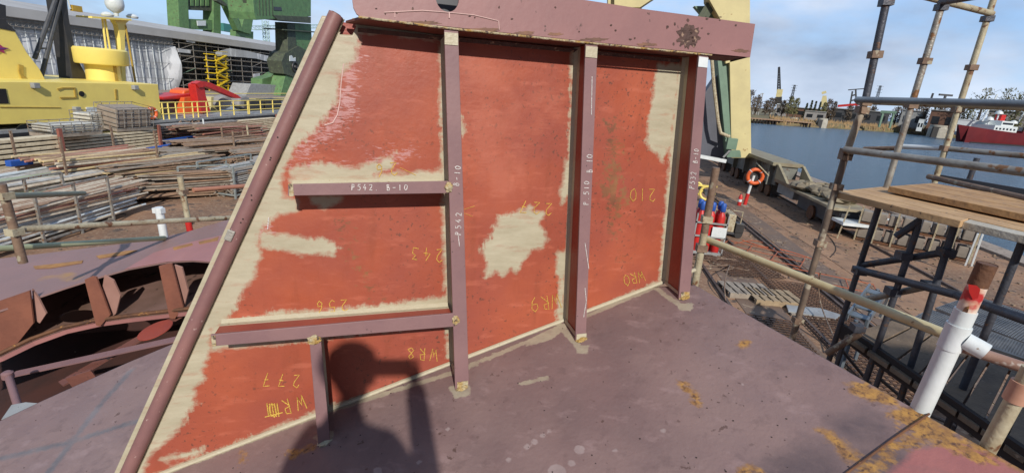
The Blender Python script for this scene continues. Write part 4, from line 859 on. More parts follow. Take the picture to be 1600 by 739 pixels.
# rails let into the ground, all along the yard axis
m_rail = mat('worn rail', (.16,.11,.085), .6, .5, (.08,.055,.045), 3)
for i, x in enumerate((3.4, 4.0, 5.6, 6.9, 7.1, 11.2)):
    mb = MB(); mb.box(x-.035, x+.035, -6, 60, -.02, .07); mb.box(x-.075, x+.075, -6, 60, .0, .02)
    top(mb, 'ground_rail', m_rail, ['rusty rail nearest the deck edge among mesh mats','second rusty rail out from the deck edge','rail running beside the stacked pallets','inner rail of the close pair beyond the pallets','outer rail of the close pair beyond the pallets','crane rail under the sill beam'][i], 'rail', 'rails set in the yard ground')
m_path = mat('steel runway plate', (.19,.12,.08), .8, .1, (.14,.10,.08), .9, speck=(.30,.22,.15), sscale=4, sth=.6)
mb = MB(); mb.box(4.3, 5.3, -6, 22, 0, .012); struct(mb, 'plate_strip', m_path); mb = MB(); mb.box(7.3, 8.1, -6, 26, 0, .014); struct(mb, 'plate_path', m_path)
mb = MB(); mb.box(8.6, 9.6, -6, 26, 0, .012); struct(mb, 'sand_path', mat('packed sand', (.34,.20,.12), .95, 0, (.22,.13,.08), 1.2, speck=(.12,.08,.06), sscale=3, sth=.6, bump=.5))
# ---- steel mesh mats lying about
m_mesh = mat('rusty mesh', (.13,.07,.045), .8, .3, (.07,.045,.035), 3); m_meshr = mat('orange mesh', (.42,.12,.05), .8, 0, (.30,.09,.05), 3)
def mesh_mat(cx, cy, lx, ly, rot, m, label, n=(14, 26), z=.05, r=.012):
    t = bpy.data.objects; mb = MB(); c, s = math.cos(rot), math.sin(rot); P = lambda u, v, zz: (cx+u*c-v*s, cy+u*s+v*c, zz+.015*math.sin(u*2.1+v*1.3))
    for i in range(n[0]+1): u = -lx/2+lx*i/n[0]; mb.bar(P(u,-ly/2,z), P(u,ly/2,z), r*1.6, r*1.6)
    for j in range(n[1]+1): v = -ly/2+ly*j/n[1]; mb.bar(P(-lx/2,v,z+r*1.7), P(lx/2,v,z+r*1.7), r*1.6, r*1.6)
    return top(mb, 'steel_mesh_mat', m, label, 'mesh mat', 'steel mesh mats on the ground')
mesh_mat(6.15, 10.6, 1.3, 5.6, .02, m_mesh, 'dark rusty mesh mat lying between pallets and outer rails', (10, 44))
mesh_mat(4.5, 8.2, 1.2, 5.0, -.03, m_mesh, 'rusty mesh mat close below the deck edge', (8, 40), .06)
mesh_mat(5.2, 14.6, 1.6, 2.2, .2, m_mesh, 'rusty mesh mat just beyond the grey pallet', (12, 18), .05)
mesh_mat(6.3, 16.0, 2.4, 1.3, -.5, m_meshr, 'thin orange bar frame lying by the machine', (3, 2), .05, .014)
mesh_mat(7.5, 13.8, 2.0, .9, -.35, m_meshr, 'thin orange bar frame lying across the outer rails', (3, 1), .10, .014)
mesh_mat(3.6, 4.6, 1.4, 5.0, .0, m_mesh, 'dark mesh mat under the lower walkway', (8, 36), .05)
# ---- pallets
def pallet(cx, cy, rz, label, m, z=.0):
    t = thing('wooden_pallet', label, 'pallet', (cx, cy, z), 'pallets on the ground', rz); org = np.array(t.location); mb = MB()
    def bb(x0,x1,y0,y1,z0,z1,nm): 
        q = MB(); q.box(x0,x1,y0,y1,z0,z1); q.v = [tuple(np.array(v)+org) for v in q.v]; o = q.build(nm, m, t); o.data = o.data; return o
    for i in range(6): bb(-.6+i*.208, -.6+i*.208+.15, -.4, .4, .122, .144, 'top_board')
    for y in (-.4,-.05,.3): bb(-.6,.6,y,y+.1,.022,.122,'bearer'); bb(-.6,.6,y,y+.1,0,.022,'skid')
    return t
p = GR(1165, 458); pallet(p[0], p[1], .15, 'grey weathered pallet on the ground left of the pale one', m_wood_gr); p = GR(1200, 468); pallet(p[0]+.1, p[1], .12, 'pale wooden pallet lying against the grey one', mat('pale pallet wood', (.36,.27,.17), .9, 0, (.25,.18,.11), 6))
p = GR(1260, 490); t = thing('grab_plate', 'grey steel plate with drilled ears lying beyond the pallets', 'steel plate', p)
mb = MB(); mb.prism([p+np.array(v) for v in ((-.5,-.2,.06),(.5,-.3,.06),(.75,0,.06),(.4,.25,.06),(-.4,.2,.06))], (0,0,.03)); mb.build('plate', m_grey, t); mb = MB(); mb.box(p[0]-.45,p[0]+.4,p[1]-.28,p[1]-.2,0,.06); mb.build('bearer', m_wood_gr, t)
# ---- hoses and cables
def cable(pts, r, m, label, name='hose'):
    mb = MB(); P = [np.array(p) for p in pts]; out = []
    for i in range(len(P)-1):
        p0, p1, p2_, p3 = P[max(0,i-1)], P[i], P[i+1], P[min(len(P)-1, i+2)]
        for k in range(5):
            u = k/5; out.append(.5*((2*p1)+(p2_-p0)*u+(2*p0-5*p1+4*p2_-p3)*u*u+(3*p1-p0-3*p2_+p3)*u**3))
    out.append(P[-1]); mb.tube(out, r, 6); return top(mb, name, m, label, name, 'hoses and cables on the ground')
g = random.Random(21)
for i in range(7):
    c = GR(1120+g.uniform(-25, 30), 405+g.uniform(-8, 14)); pts = [c+np.array([math.cos(a*1.1+i)*g.uniform(.3,.9), math.sin(a*1.1+i)*g.uniform(.2,.6), .03+.02*(a % 3)]) for a in range(9)]; cable(pts, .016, m_mesh if i % 2 else m_tubeb, 'tangled brown hose in the heap of hoses beyond the corner post')
cable([GR(1130,400,.05), GR(1140,412,.02), GR(1136,425,.4), GR(1132,445,.3), GR(1134,470,.05)], .014, m_tubeb, 'brown hose hanging in a loop left of the pallets')
cable([GR(1284,360,.05), GR(1300,375,.02), GR(1306,390,.02), GR(1297,402,.02)], .013, m_blk, 'thin dark cable curling on the earth right of the front scaffold post', 'cable')
cable([GR(1282,425,1.2), GR(1279,450,.7), GR(1284,480,.3), GR(1300,520,.2), GR(1312,550,.2)], .014, m_tubeb, 'brown hose hanging down beside the front scaffold post')
cable([GR(1160,375,.02), GR(1190,385,.02), GR(1230,392,.02), GR(1270,405,.02)], .012, m_orange, 'thin orange cable lying on the earth beyond the machine', 'cable')
cable([GR(1110,390,.02), GR(1150,380,.02), GR(1180,376,.03), GR(1215,388,.02)], .013, m_meshr, 'faded red hose lying on the earth beside the machine')
# stones and scrap scattered on the ground, uncountable
mb = MB()
for i in range(2200):
    x, y = g.uniform(2.5, 16), g.uniform(6, 34)
    if i % 2: x, y = g.uniform(-22, -6), g.uniform(8, 30)
    s = g.uniform(.008, .034)*(1.3 if y > 16 else 1); mb.obox((x, y, s*.3+(.012 if x > 0 else 0)), (s, s*.3*g.uniform(-1,1), 0), (-s*.3, s*g.uniform(.4,1), 0), (0, 0, s*.45))
tagp(mb.build('scattered_rubble', mat('rubble', (.30,.22,.15), .9, 0, (.12,.085,.06), 2.5), fix=False), kind='stuff')
# ---- cylinder rack, machine, lifebuoy post
p = np.array([4.35, 15.4, 0]); cr_ = thing('gas_cylinder_rack', 'grey steel rack holding red gas cylinders with blue caps near the corner post', 'gas cylinder rack', p)
for i in range(3):
    for j in range(2):
        c = p+np.array([-.34+i*.30, -.16+j*.30, .12]); mb = MB(); mb.lathe(c, [(.11,0),(.115,.02),(.115,1.12),(.10,1.22),(.05,1.30),(.04,1.34)], 16)
        o = mb.build('gas_cylinder', m_red, cr_); mb = MB(); mb.lathe(c+np.array([0,0,1.32]), [(.07,0),(.085,.02),(.085,.20),(.06,.26),(.02,.27)], 12); mb.build('valve_cap', m_blue, o)
for z in (.10,.62,1.05):
    for q in (-.33,.30): mb = MB(); mb.box(p[0]-.5,p[0]+.45,p[1]+q,p[1]+q+.04,z,z+.05); mb.build('crossbar', m_grey, cr_)
for x in (-.5,.42): 
    for y in (-.33,.30): mb = MB(); mb.box(p[0]+x,p[0]+x+.04,p[1]+y,p[1]+y+.04,0,1.35); mb.build('post', m_grey, cr_)
mb = MB(); mb.box(p[0]-.5,p[0]+.46,p[1]-.33,p[1]+.34,.04,.10); mb.build('base', m_grey, cr_)
mb = MB(); mb.box(p[0]+.02,p[0]+.44,p[1]-.345,p[1]-.331,.66,.98); mb.build('notice_plate', m_white, cr_)
p = GR(1130, 366); mc = thing('welding_machine', 'oily open engine welder with pale frame and black box standing on the earth', 'machine', p)
def pb(o, x0,x1,y0,y1,z0,z1,nm,m,bev=.01): mb = MB(); mb.box(o[0]+x0,o[0]+x1,o[1]+y0,o[1]+y1,o[2]+z0,o[2]+z1); return mb
pb(p,-.55,.55,-.35,.35,.12,.2,0,0).build('chassis', m_dkgrey, mc); pb(p,-.05,.22,-.36,.3,.2,.85,0,0).build('panel', m_tubew, mc, .02); pb(p,.25,.55,-.4,-.05,.2,.55,0,0).build('black_box', m_black, mc, .02); pb(p,-.5,-.08,-.28,.28,.2,.72,0,0).build('engine_block', m_rust, mc, .03)
for i in range(5): pb(p,-.5+i*.08,-.46+i*.08,-.32,.3,.72,.8,0,0).build('cooling_fin', m_dkgrey, mc)
mb = MB(); mb.lathe(p+np.array([-.2,0,.75]), [(.12,0),(.16,.05),(.12,.2),(.16,.24),(.06,.32)], 12); mb.build('air_filter', m_tubeb, mc)
mb = MB(); mb.torus(p+np.array([-.55,-.2,.45]), (1,0,0), .16, .03); mb.build('flywheel', m_rust, mc)
mb = MB(); [mb.tube([p+np.array([x,y,.2]), p+np.array([x,y,.98]), p+np.array([x*.1,y,1.0])], .02, 6) for x in (-.55,.4) for y in (-.34,)]; mb.build('guard_frame', m_tubew, mc)
for x in (-.4,.4): mb = MB(); mb.lathe(p+np.array([x,-.38,.13]), [(.04,0),(.13,0),(.13,.06),(.04,.06)], 16, (0,1,0)); mb.build('wheel', m_black, mc)
p = GR(1098, 315); t = thing('cable_winder', 'small yellow two wheeled winder behind the gas cylinders', 'winder', p)
mb = MB(); mb.torus(p+np.array([.1,-.1,.45]), (.3,1,0), .32, .06); mb.build('wheel', m_yellow, t); mb = MB(); mb.torus(p+np.array([-.35,.3,.55]), (.3,1,0), .3, .05); mb.build('wheel', m_yellow, t); mb = MB(); mb.lathe(p+np.array([.1,-.2,.45]), [(.05,0),(.14,0),(.14,.35),(.05,.35)], 12, (0,1,0)); mb.build('hub', m_dkgrey, t); mb = MB(); mb.bar(p+np.array([-.6,.1,.75]), p+np.array([.5,-.1,.8]), .07, .07); mb.bar(p+np.array([-.35,.1,.1]), p+np.array([-.35,.1,.8]), .06, .06); mb.build('frame', m_yellow, t)
p = GR(1163, 322); t = thing('lifebuoy_post', 'white and red post carrying an orange lifebuoy under a small pale roof', 'lifebuoy post', p)
mb = MB(); mb.tube([p, p+np.array([.04,0,.62])], .085, 12); mb.build('lower_post', m_red, t); mb = MB(); mb.tube([p+np.array([.04,0,.62]), p+np.array([.12,0,1.5])], .065, 12); mb.build('upper_post', m_white, t)
mb = MB(); mb.lathe(p+np.array([0,0,-.0]), [(.22,0),(.22,.05),(.1,.07)], 14); mb.build('base', m_conc, t)
c = p+np.array([.14,-.13,1.48]); mb = MB(); mb.torus(c, (0,1,.05), .33, .085, 28, 10); lb = mb.build('lifebuoy', m_orange, t)
for a in (.8, 2.4, 3.9, 5.5): mb = MB(); d = np.array([math.cos(a),0,math.sin(a)]); mb.torus(c+d*.33, np.cross(d, (0,1,0)), .084, .02, 12, 6); mb.build('white_band', m_white, lb)
mb = MB(); mb.obox(p+np.array([.12,.02,1.5]), (.26,0,0), (0,.03,0), (0,0,.26)); mb.build('backboard', m_black, t)
mb = MB(); mb.prism([p+np.array(v) for v in ((.1,-.32,2.02),(.16,.2,2.06),(.72,.2,1.62),(.66,-.32,1.58))], (.02,0,.035)); mb.build('roof', m_tubew, t)
t = thing('fire_extinguisher', 'red fire extinguisher on the ground against the lifebuoy post', 'fire extinguisher', p+np.array([-.27,-.05,0]))
c = p+np.array([-.27,-.05,0]); mb = MB(); mb.lathe(c, [(.085,0),(.09,.02),(.09,.44),(.05,.52),(.03,.56)], 14); mb.build('body', m_red, t); mb = MB(); mb.bar(c+np.array([-.05,0,.58]), c+np.array([.07,0,.62]), .03, .03); mb.build('handle', m_black, t); mb = MB(); mb.lathe(c+np.array([0,0,.2]), [(.0915,0),(.0915,.12)], 14); mb.build('paper_label', m_white, t)
# ---- fenders and concrete blocks at the quay edge
m_blkc = mat('old block', (.27,.235,.20), .9, 0, (.17,.145,.12), 1.6, speck=(.08,.06,.05), sscale=6, sth=.6, bump=.3)
g = random.Random(4); i = 0
def PW(x, y, z): return GR(x, y, z)
p0, p1 = GR(1335, 372), GR(1512, 408); wd = nz(p1-p0); ln = np.linalg.norm(p1-p0); up3 = np.array([0,0,1.]); nw_ = np.cross(wd, up3)
rows = ((.75, 1.15, 'upper'), (.12, .52, 'lower'))
for z0, z1, nmr in rows:
    n = 8
    for k in range(n):
        c = p0+wd*(ln*(k+.5)/n)+up3*((z0+z1)/2); mb = MB(); mb.obox(c, wd*ln/n*.42, nw_*.25, up3*(z1-z0)/2)
        top(mb, 'concrete_block', m_blkc, f'grey concrete block in the {nmr} row of the block rack under the scaffold boards', 'concrete block', 'concrete blocks in the rack', bev=.03)
rk = thing('block_rack', 'long low steel rack with pale posts carrying two rows of grey blocks', 'rack', (p0+p1)/2)
for z in (.06, .68): mb = MB(); mb.bar(p0+up3*z, p1+up3*z, .6, .07); mb.build('shelf_beam', m_rust, rk)
for k in range(7): c = p0+wd*ln*k/6-nw_*.3; c = p0+wd*ln*k/6+(nw_ if nw_[1] < 0 else -nw_)*.3; mb = MB(); mb.bar(c, c+up3*1.35, .05, .05, wd); mb.build('post', m_tubew, rk)
for x, yb, yt, lb in ((1322,372,322,'yellowish short post left of the block rack'),(1397,378,338,'pale leaning plank before the block rack'),(1480,418,352,'white leaning post right of the block rack'),(1522,415,365,'tall white leaning post nearest the water'),(1532,416,360,'white leaning post beside the tallest one')):
    p = GR(x-14, yb); q = SD(x+6, yt, math.hypot(p[0],p[1])); mb = MB(); mb.bar(p, q, .10, .05); top(mb, 'leaning_plank', m_white if x > 1400 else m_tubew, lb, 'plank', 'planks leaning by the block rack', bev=.005)
for k in range(5):
    p = GR(1300+k*12, 334+k*4, .3); mb = MB(); mb.tube([p+np.array([-.6,.3,0]), p+np.array([.9,-.4,.1*k])], .05, 8); top(mb, 'blue_pipe', m_blue if k < 4 else m_white, ['blue pipe at the back of the heap beyond the scaffold post','blue pipe second from the back of the heap','blue pipe in the middle of the heap','blue pipe at the front of the heap','white pipe at the front of the blue pipe heap'][k], 'pipe', 'pipes heaped at the beam end')
# ------------------------------------------------------------------ guard rails on the section, right side
def coupler(mb, p, d, r=.034):
    r = r*.86
    d = nz(d); a = nz(np.cross(d, (0,0,1) if abs(d[2]) < .9 else (1,0,0))); b = np.cross(d, a); mb.obox(p, d*r*.75, a*r*1.15, b*r*1.1); mb.obox(p+a*r*1.3+b*r*.2, d*r*.5, a*r*.5, b*r*.35); return mb
gp = thing('guard_post', 'brown and cream guard post clamped at the far corner of the purple deck', 'guard post', SD(1085,440,2.5))
a, b_ = SD(1086,442,2.5), SD(1119,262,2.5); mid = a*.55+b_*.45
mb = MB(); mb.tube([a-(b_-a)*.35, a, mid], .018, 14); mb.build('lower_tube', m_tubew, gp); mb = MB(); mb.tube([mid, b_], .018, 14); mb.build('upper_tube', m_tubeb, gp)
mb = MB(); coupler(mb, a*.43+b_*.57, b_-a, .025); mb.build('coupler', m_tubew, gp); mb = MB(); coupler(mb, a*.68+b_*.32, b_-a, .026); mb.build('coupler', m_tubeb, gp)
w0 = DK(1440, 636); dw = math.hypot(w0[0], w0[1]); w1 = SD(1543, 412, dw); wd_ = nz(w1-w0); wm_ = SD(1521, 460, dw)
ws = thing('guard_post', 'thick white stanchion with rusty top and a red smear at the deck edge', 'guard post', w0)
rw = .027
mb = MB(); mb.tube([w0-wd_*.1, w0, w0*.3+w1*.7], rw, 24); mb.build('white_pipe', m_white, ws)
m_wrr = mat('white with rust stain', (.70,.68,.64), .5, 0, (.60,.34,.20), 13, speck=(.45,.03,.03), sscale=9, sth=.56)
mb = MB(); mb.tube([w0*.45+w1*.55, w0*.13+w1*.87], rw*.86, 24); mb.build('stained_pipe', m_wrr, ws)
mb = MB(); mb.tube([w0*.14+w1*.86, w1], rw*.88, 24, cap=False); mb.tube([w0*.14+w1*.86, w1-wd_*.001], rw*.80, 24); mb.build('rusty_top', m_rust, ws)
mb = MB(); c = w0*.48+w1*.52; mb.lathe(c, [(rw*1.02,-.04),(rw*1.10,-.04),(rw*1.14,.04),(rw*1.02,.04)], 24, wd_); mb.build('collar', m_white, ws)
sdx = nz(np.cross(wd_, nz(c-EYE))); sdx = sdx if np.dot(sdx, M[:,0]) > 0 else -sdx
mb = MB(); c2 = c+sdx*.040; mb.lathe(c2-sdx*.015, [(.022,0),(.025,0),(.025,.052),(.022,.052),(.022,0)], 16, nz(sdx-wd_*.25)); mb.build('side_socket', m_white, ws)
for dx, nm_, y0, y1, m_ in ((0,'red_smear',452,478,m_red),):
    q = SD(1517, 462, dw-.045); mb = MB(); pts = [SD(x, y, dw-.0255) for x, y in ((1513,444),(1526,446),(1532,452),(1528,466),(1520,468),(1514,456))]; mb.prism(pts, nz(c-EYE)*.003); mb.build('red_smear', m_red, ws)
mb = MB(); pts = [SD(x, y, dw-.0255) for x, y in ((1508,480),(1515,478),(1512,488),(1505,492),(1502,497),(1500,490))]; mb.prism(pts, nz(c-EYE)*.003); mb.build('rust_smear', m_rust, ws)
p0 = DK(1548, 692); d3 = math.hypot(p0[0], p0[1]); p1 = SD(1612, 575, d3)
gs = thing('guard_post', 'short cream and pink stanchion at the lower right edge of the deck', 'guard post', p0)
mb = MB(); mb.tube([p0-nz(p1-p0)*.1, p1], .020, 18); mb.build('tube', m_tubew, gs); mb = MB(); mb.lathe(p0*.3+p1*.7, [(.021,-.03),(.026,-.03),(.026,.03),(.021,.03)], 18, p1-p0); mb.build('collar', mat('pinkish rust paint', (.50,.28,.20), .6, 0, (.40,.20,.13), 12), gs)
r0 = SD(1104, 374, 2.53); r1 = SD(1492, 528, dw+.06); r2 = SD(1600, 574, d3+.09)
mb = MB(); mb.tube([r0, r0*.5+r1*.5, r1], .0165, 16); top(mb, 'guard_rail', mat('cream yellow tube', (.60,.53,.32), .55, .1, (.48,.40,.22), 10, speck=(.2,.11,.05), sscale=24, sth=.64), 'long cream yellow guard rail tube running down the deck side to the white stanchion', 'guard rail')
mb = MB(); mb.tube([r1-np.array([0,0,.02]), r2], .0165, 16); top(mb, 'guard_rail', mat('pink primed tube', (.38,.24,.19), .6, .1, (.28,.16,.12), 10, speck=(.7,.66,.6), sscale=12, sth=.64), 'short pink and white guard rail tube right of the white stanchion', 'guard rail')
# ------------------------------------------------------------------ tube scaffold beyond the deck edge
scd = nz(np.array([nW[0], nW[1], 0]))                     # the scaffold runs with the deck edge
def vpl(x, y, p, d):                                     # picture ray -> upright plane through p along d
    n = np.cross(d, (0,0,1)); r = ray(x, y); return EYE+r*(np.dot(p-EYE, n)/np.dot(r, n))
sc = thing('tube_scaffold', 'rusty tube scaffold with blue grey front post standing at the water side', 'scaffold', (*SD(1240,522,4.3)[:2], 0))
PA = SD(1308, 300, 4.3); zp = PA[2]; print('platform z', zp)
PBk, PCk = GR(1385, 291, zp), GR(1462, 287, zp)
def post(x0, y0, x1, y1, d, m, name, cps, z0=None, r=.0242):
    a, b_ = SD(x0, y0, d), SD(x1, y1, d); dr = nz(b_-a)
    if z0 is not None: a = a-dr*((a[2]-z0)/dr[2])
    mb = MB(); mb.tube([a, (a+b_)/2, b_], r, 14); o = mb.build(name, m, sc)
    for y in cps:
        u = (y-y0)/(y1-y0); a2 = SD(x0, y0, d); c = SD(x0+(x1-x0)*u, y, d); mb = MB(); coupler(mb, c, dr, .036); mb.build('coupler', m_tubeb if y > 60 else m_tubed, o)
    return o
m_fp = mat('front post paint', (.22,.16,.12), .6, .2, (.10,.075,.06), 7, speck=(.40,.36,.28), sscale=8, sth=.56)
post(1240,522,1322,240,4.3,m_fp,'standard',(500,292,238,245,380),0)
post(1322,240,1352,158,4.3,mat('pale post', (.42,.38,.30), .55, .2, (.22,.15,.10), 8),'standard',(160,172))
post(1352,158,1392,-30,4.3,m_tubed,'standard',(86,4))
dB_, dC_ = math.hypot(*PBk[:2]), math.hypot(*PCk[:2])
post(1384,296,1482,-25,dB_,m_galv,'standard',(96,12,165)); post(1460,286,1562,-30,dC_,m_tubew,'standard',(106,30,172,232))
def tb(x0, y0, d0, x1, y1, d1, m, name='ledger', r=.0242): mb = MB(); mb.tube([SD(x0,y0,d0), SD(x1,y1,d1)], r, 14); return mb.build(name, m, sc)
def tp(x0, y0, x1, y1, p, m, name='ledger', r=.0242): mb = MB(); mb.tube([vpl(x0,y0,p,scd), vpl(x1,y1,p,scd)], r, 14); return mb.build(name, m, sc)
m_bl = mat('blue grey tube', (.22,.25,.28), .45, .4, (.15,.17,.19), 7)
tp(1338,156,1680,165,SD(1340,157,4.25),m_bl,'guard_rail',.021); tp(1320,234,1680,279,SD(1320,234,4.25),m_galv,'guard_rail')
tp(1352,160,1680,172,PCk,m_tubew); tp(1350,233,1400,232,PCk,m_tubeb); tp(1405,229,1474,232,PCk,m_white); tp(1474,232,1680,251,PCk,m_galv)
tb(1440,-6,dB_,1550,22,dC_,m_tubew,'transom'); tb(1470,4,dB_,1540,-8,dB_-.5,m_tubed,'transom')
tb(1451,276,dC_,1690,330,dC_-1.1,m_tubeb,'toe_rail'); tb(1514,282,dC_+.6,1527,247,dC_+.6,m_tubed,'stub_post')
mb = MB(); mb.prism([vpl(1462,272,PCk,scd),vpl(1700,312,PCk,scd),vpl(1700,330,PCk,scd),vpl(1462,281,PCk,scd)], np.cross(scd,(0,0,1))*.03); mb.build('toe_board', m_dkgrey, sc)
# boards: six individual planks in two rows, each its own thing
def plank(pts, z, m, label, th=.045, group='boards of the scaffold platform'):
    P = [GR(x, y, z) for x, y in pts]; mb = MB(); mb.prism(P, (0,0,-th)); return top(mb, 'scaffold_board', m, label, 'scaffold board', group, bev=.004)
def lerp(a, b, u): return (a[0]*(1-u)+b[0]*u, a[1]*(1-u)+b[1]*u)
m_wood2 = mat('warm scaffold board', (.46,.27,.12), .85, 0, (.30,.17,.085), 6, speck=(.14,.10,.07), sscale=25, sth=.64, bump=.2, bscale=40)
m_wood_lt = mat('pale new board', (.48,.46,.40), .8, 0, (.38,.33,.26), 6, bump=.3)
row1 = ((1303,299),(1384,291),(1720,366),(1700,392)); 
nn = ['nearest','second','third','farthest']
for i in range(4):
    u0, u1 = i/4+.01, (i+1)/4-.01; e0, e1 = lerp(row1[0],row1[1],u0), lerp(row1[0],row1[1],u1); f0, f1 = lerp(row1[3],row1[2],u0), lerp(row1[3],row1[2],u1)
    if i == 0:
        k0, k1 = lerp(e0, f0, .5), lerp(e1, f1, .5); k2, k3 = lerp(e0, f0, .508), lerp(e1, f1, .508)
        plank([e0, k0, k1, e1], zp, m_wood, 'tan scaffold board, nearest of the four in the front row of the platform')
        plank([k2, f0, f1, k3], zp-.01, m_wood_lt, 'pale grey newer board continuing the nearest front row board to the right')
    else: plank([e0, f0, f1, e1], zp-.004*i, m_wood, f'tan scaffold board, {nn[i]} of the four in the front row of the platform')
row2 = ((1388,291),(1458,286),(1760,335),(1740,364))
for i in range(3):
    u0, u1 = i/3+.015, (i+1)/3-.015; e0, e1 = lerp(row2[0],row2[1],u0), lerp(row2[0],row2[1],u1); f0, f1 = lerp(row2[3],row2[2],u0), lerp(row2[3],row2[2],u1)
    plank([e0, f0, f1, e1], zp+.05, m_wood2, f'tan scaffold board, {["nearest","middle","farthest"][i]} of the three in the back row of the platform')
mb = MB(); mb.bar(GR(1303,301,zp-.075), GR(1700,396,zp-.075), .05, .06); mb.build('front_bearer', m_tubeb, sc)
for u in (.03,.28,.55,.8):
    a, b_ = GR(*lerp((1303,301),(1700,396),u), zp-.11), GR(*lerp((1460,290),(1750,338),u), zp-.11); mb = MB(); mb.tube([a, b_], .024, 10); mb.build('transom', m_tubed, sc)
# legs and braces in the shade below
def leg(x0, y0, x1, y1, m, name='leg', r=.021, dd=0): 
    a = GR(x0, y0, zp-.06); d = math.hypot(a[0], a[1])+dd; a, b_ = SD(x0,y0,d), SD(x1,y1,d); b_ = b_+nz(b_-a)*(b_[2]/abs(nz(b_-a)[2])); mb = MB(); mb.tube([a, b_], r, 12); o = mb.build(name, m, sc); return d
d1 = leg(1375,318,1322,480,m_tubed); d2_ = leg(1440,338,1400,455,m_tubed); d3_ = leg(1492,350,1450,485,m_tubed); leg(1330,312,1297,440,m_tubed,'leg')if False else None
leg(1600,372,1560,470,m_tubed)
tb(1337,420,d1-.1,1500,462,d3_-.2,m_tubed,'brace',.026); tb(1497,462,d3_-.2,1660,520,3.2,m_tubed,'brace',.026); tb(1348,414,d1,1478,394,d3_,m_tubed,'brace'); tb(1342,470,d1,1455,446,d3_,m_galv,'brace'); tb(1292,552,4.2,1345,520,4.2,m_tubeb,'brace')
tb(1438,344,d2_,1400,370,d2_,m_tubed,'brace'); 
for x, y, d in ((1343,423,d1-.1),(1412,399,d2_),(1478,394,d3_),(1395,455,d2_),(1452,446,d3_),(1340,512,4.2)): mb = MB(); coupler(mb, SD(x,y,d), (0,0,1), .04); mb.build('coupler', m_tubed, sc)
mb = MB(); a = GR(1378,496,1.5); mb.bar(a, a+np.array([.02,0,.35]), .07, .07); mb.build('base_jack', m_galv, sc)
# lower walkway, shaded
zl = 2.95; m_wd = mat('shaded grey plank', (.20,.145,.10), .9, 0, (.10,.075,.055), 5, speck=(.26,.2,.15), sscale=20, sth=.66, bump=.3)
lw = thing('lower_walkway', 'dark lower walkway frame of planks behind the white stanchion', 'walkway', (*GR(1500,600,zl)[:2], 0))
L0, L1, L2, L3 = (1318,522),(1392,500),(1680,600),(1640,742)
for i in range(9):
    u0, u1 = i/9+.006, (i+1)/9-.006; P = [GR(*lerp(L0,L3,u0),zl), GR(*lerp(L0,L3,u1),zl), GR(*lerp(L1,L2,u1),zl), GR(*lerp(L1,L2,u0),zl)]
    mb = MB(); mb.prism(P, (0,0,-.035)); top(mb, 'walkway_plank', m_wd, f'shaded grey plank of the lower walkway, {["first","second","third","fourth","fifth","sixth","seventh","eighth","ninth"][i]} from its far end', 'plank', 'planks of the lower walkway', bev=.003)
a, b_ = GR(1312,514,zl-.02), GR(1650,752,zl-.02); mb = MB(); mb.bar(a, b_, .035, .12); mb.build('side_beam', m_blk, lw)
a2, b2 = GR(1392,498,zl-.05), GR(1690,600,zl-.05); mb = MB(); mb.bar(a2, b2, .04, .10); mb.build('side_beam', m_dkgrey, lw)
for u in (.05,.3,.55,.8):
    for q0, q1 in ((a,b_),(a2,b2)): c = q0*(1-u)+q1*u; mb = MB(); mb.tube([c-np.array([0,0,.05]), np.array([c[0],c[1],0])], .018, 10); mb.build('support_leg', m_tubed, lw)
    c0_, c1_ = a*(1-u)+b_*u, a2*(1-u)+b2*u; mb = MB(); mb.tube([c0_-np.array([0,0,.14]), c1_-np.array([0,0,.7])], .014, 8); mb.build('diagonal_brace', m_tubed, lw)
# steel grating decks beyond
def grating(pts, z, label, m):
    P = [GR(x, y, z) for x, y in pts]; mb = MB(); nu_, nv_ = 26, 60
    for i in range(nu_+1):
        u = i/nu_; mb.bar(P[0]*(1-u)+P[1]*u, P[3]*(1-u)+P[2]*u, .008, .022)
    for j in range(nv_+1):
        v = j/nv_; mb.bar(P[0]*(1-v)+P[3]*v, P[1]*(1-v)+P[2]*v, .010, .016)
    o = top(mb, 'steel_grating', m, label, 'grating', 'steel gratings'); return P
m_gr = mat('grating steel', (.26,.26,.26), .5, .5, (.12,.13,.15), 4)
grating([(1400,512),(1452,484),(1700,575),(1700,620)], 2.72, 'dark diamond steel grating just behind the lower walkway', m_gr)
grating([(1462,482),(1520,462),(1760,540),(1740,590)], 2.66, 'paler steel grating farther behind the white stanchion', m_gr)
mb = MB(); P = [GR(x,y,2.5) for x,y in ((1398,515),(1520,458),(1790,545),(1760,640))]; mb.prism(P, (0,0,-.05)); P2 = P; top(mb, 'shaded_platform', m_rust, 'dark flat platform under the steel gratings', 'platform')
for k, p in enumerate(P2): pass
st = thing('stair_flight', 'short grey blue steel stair flight standing below the scaffold platform', 'stairs', GR(1360,520,0))
a, b_ = GR(1338,500,1.35), GR(1372,452,1.55); w_ = nz(np.cross(b_-a, (0,0,1)))*.28; m_st = mat('stair steel', (.17,.20,.23), .5, .3, (.10,.12,.14), 4)
for sg in (-.5,.5): mb = MB(); mb.bar(a+w_*sg, b_+w_*sg, .03, .14); mb.build('stringer', m_st, st)
for k in range(4): c = a*(1-(k+.5)/4)+b_*(k+.5)/4; mb = MB(); mb.obox(c, w_*.5, nz(b_-a)*.08, np.array([0,0,.012])); mb.build('tread', m_st, st)
for q_ in (a,b_): mb = MB(); mb.bar(q_, (q_[0],q_[1],0), .05, .05, (1,0,0)); mb.build('post', m_st, st)
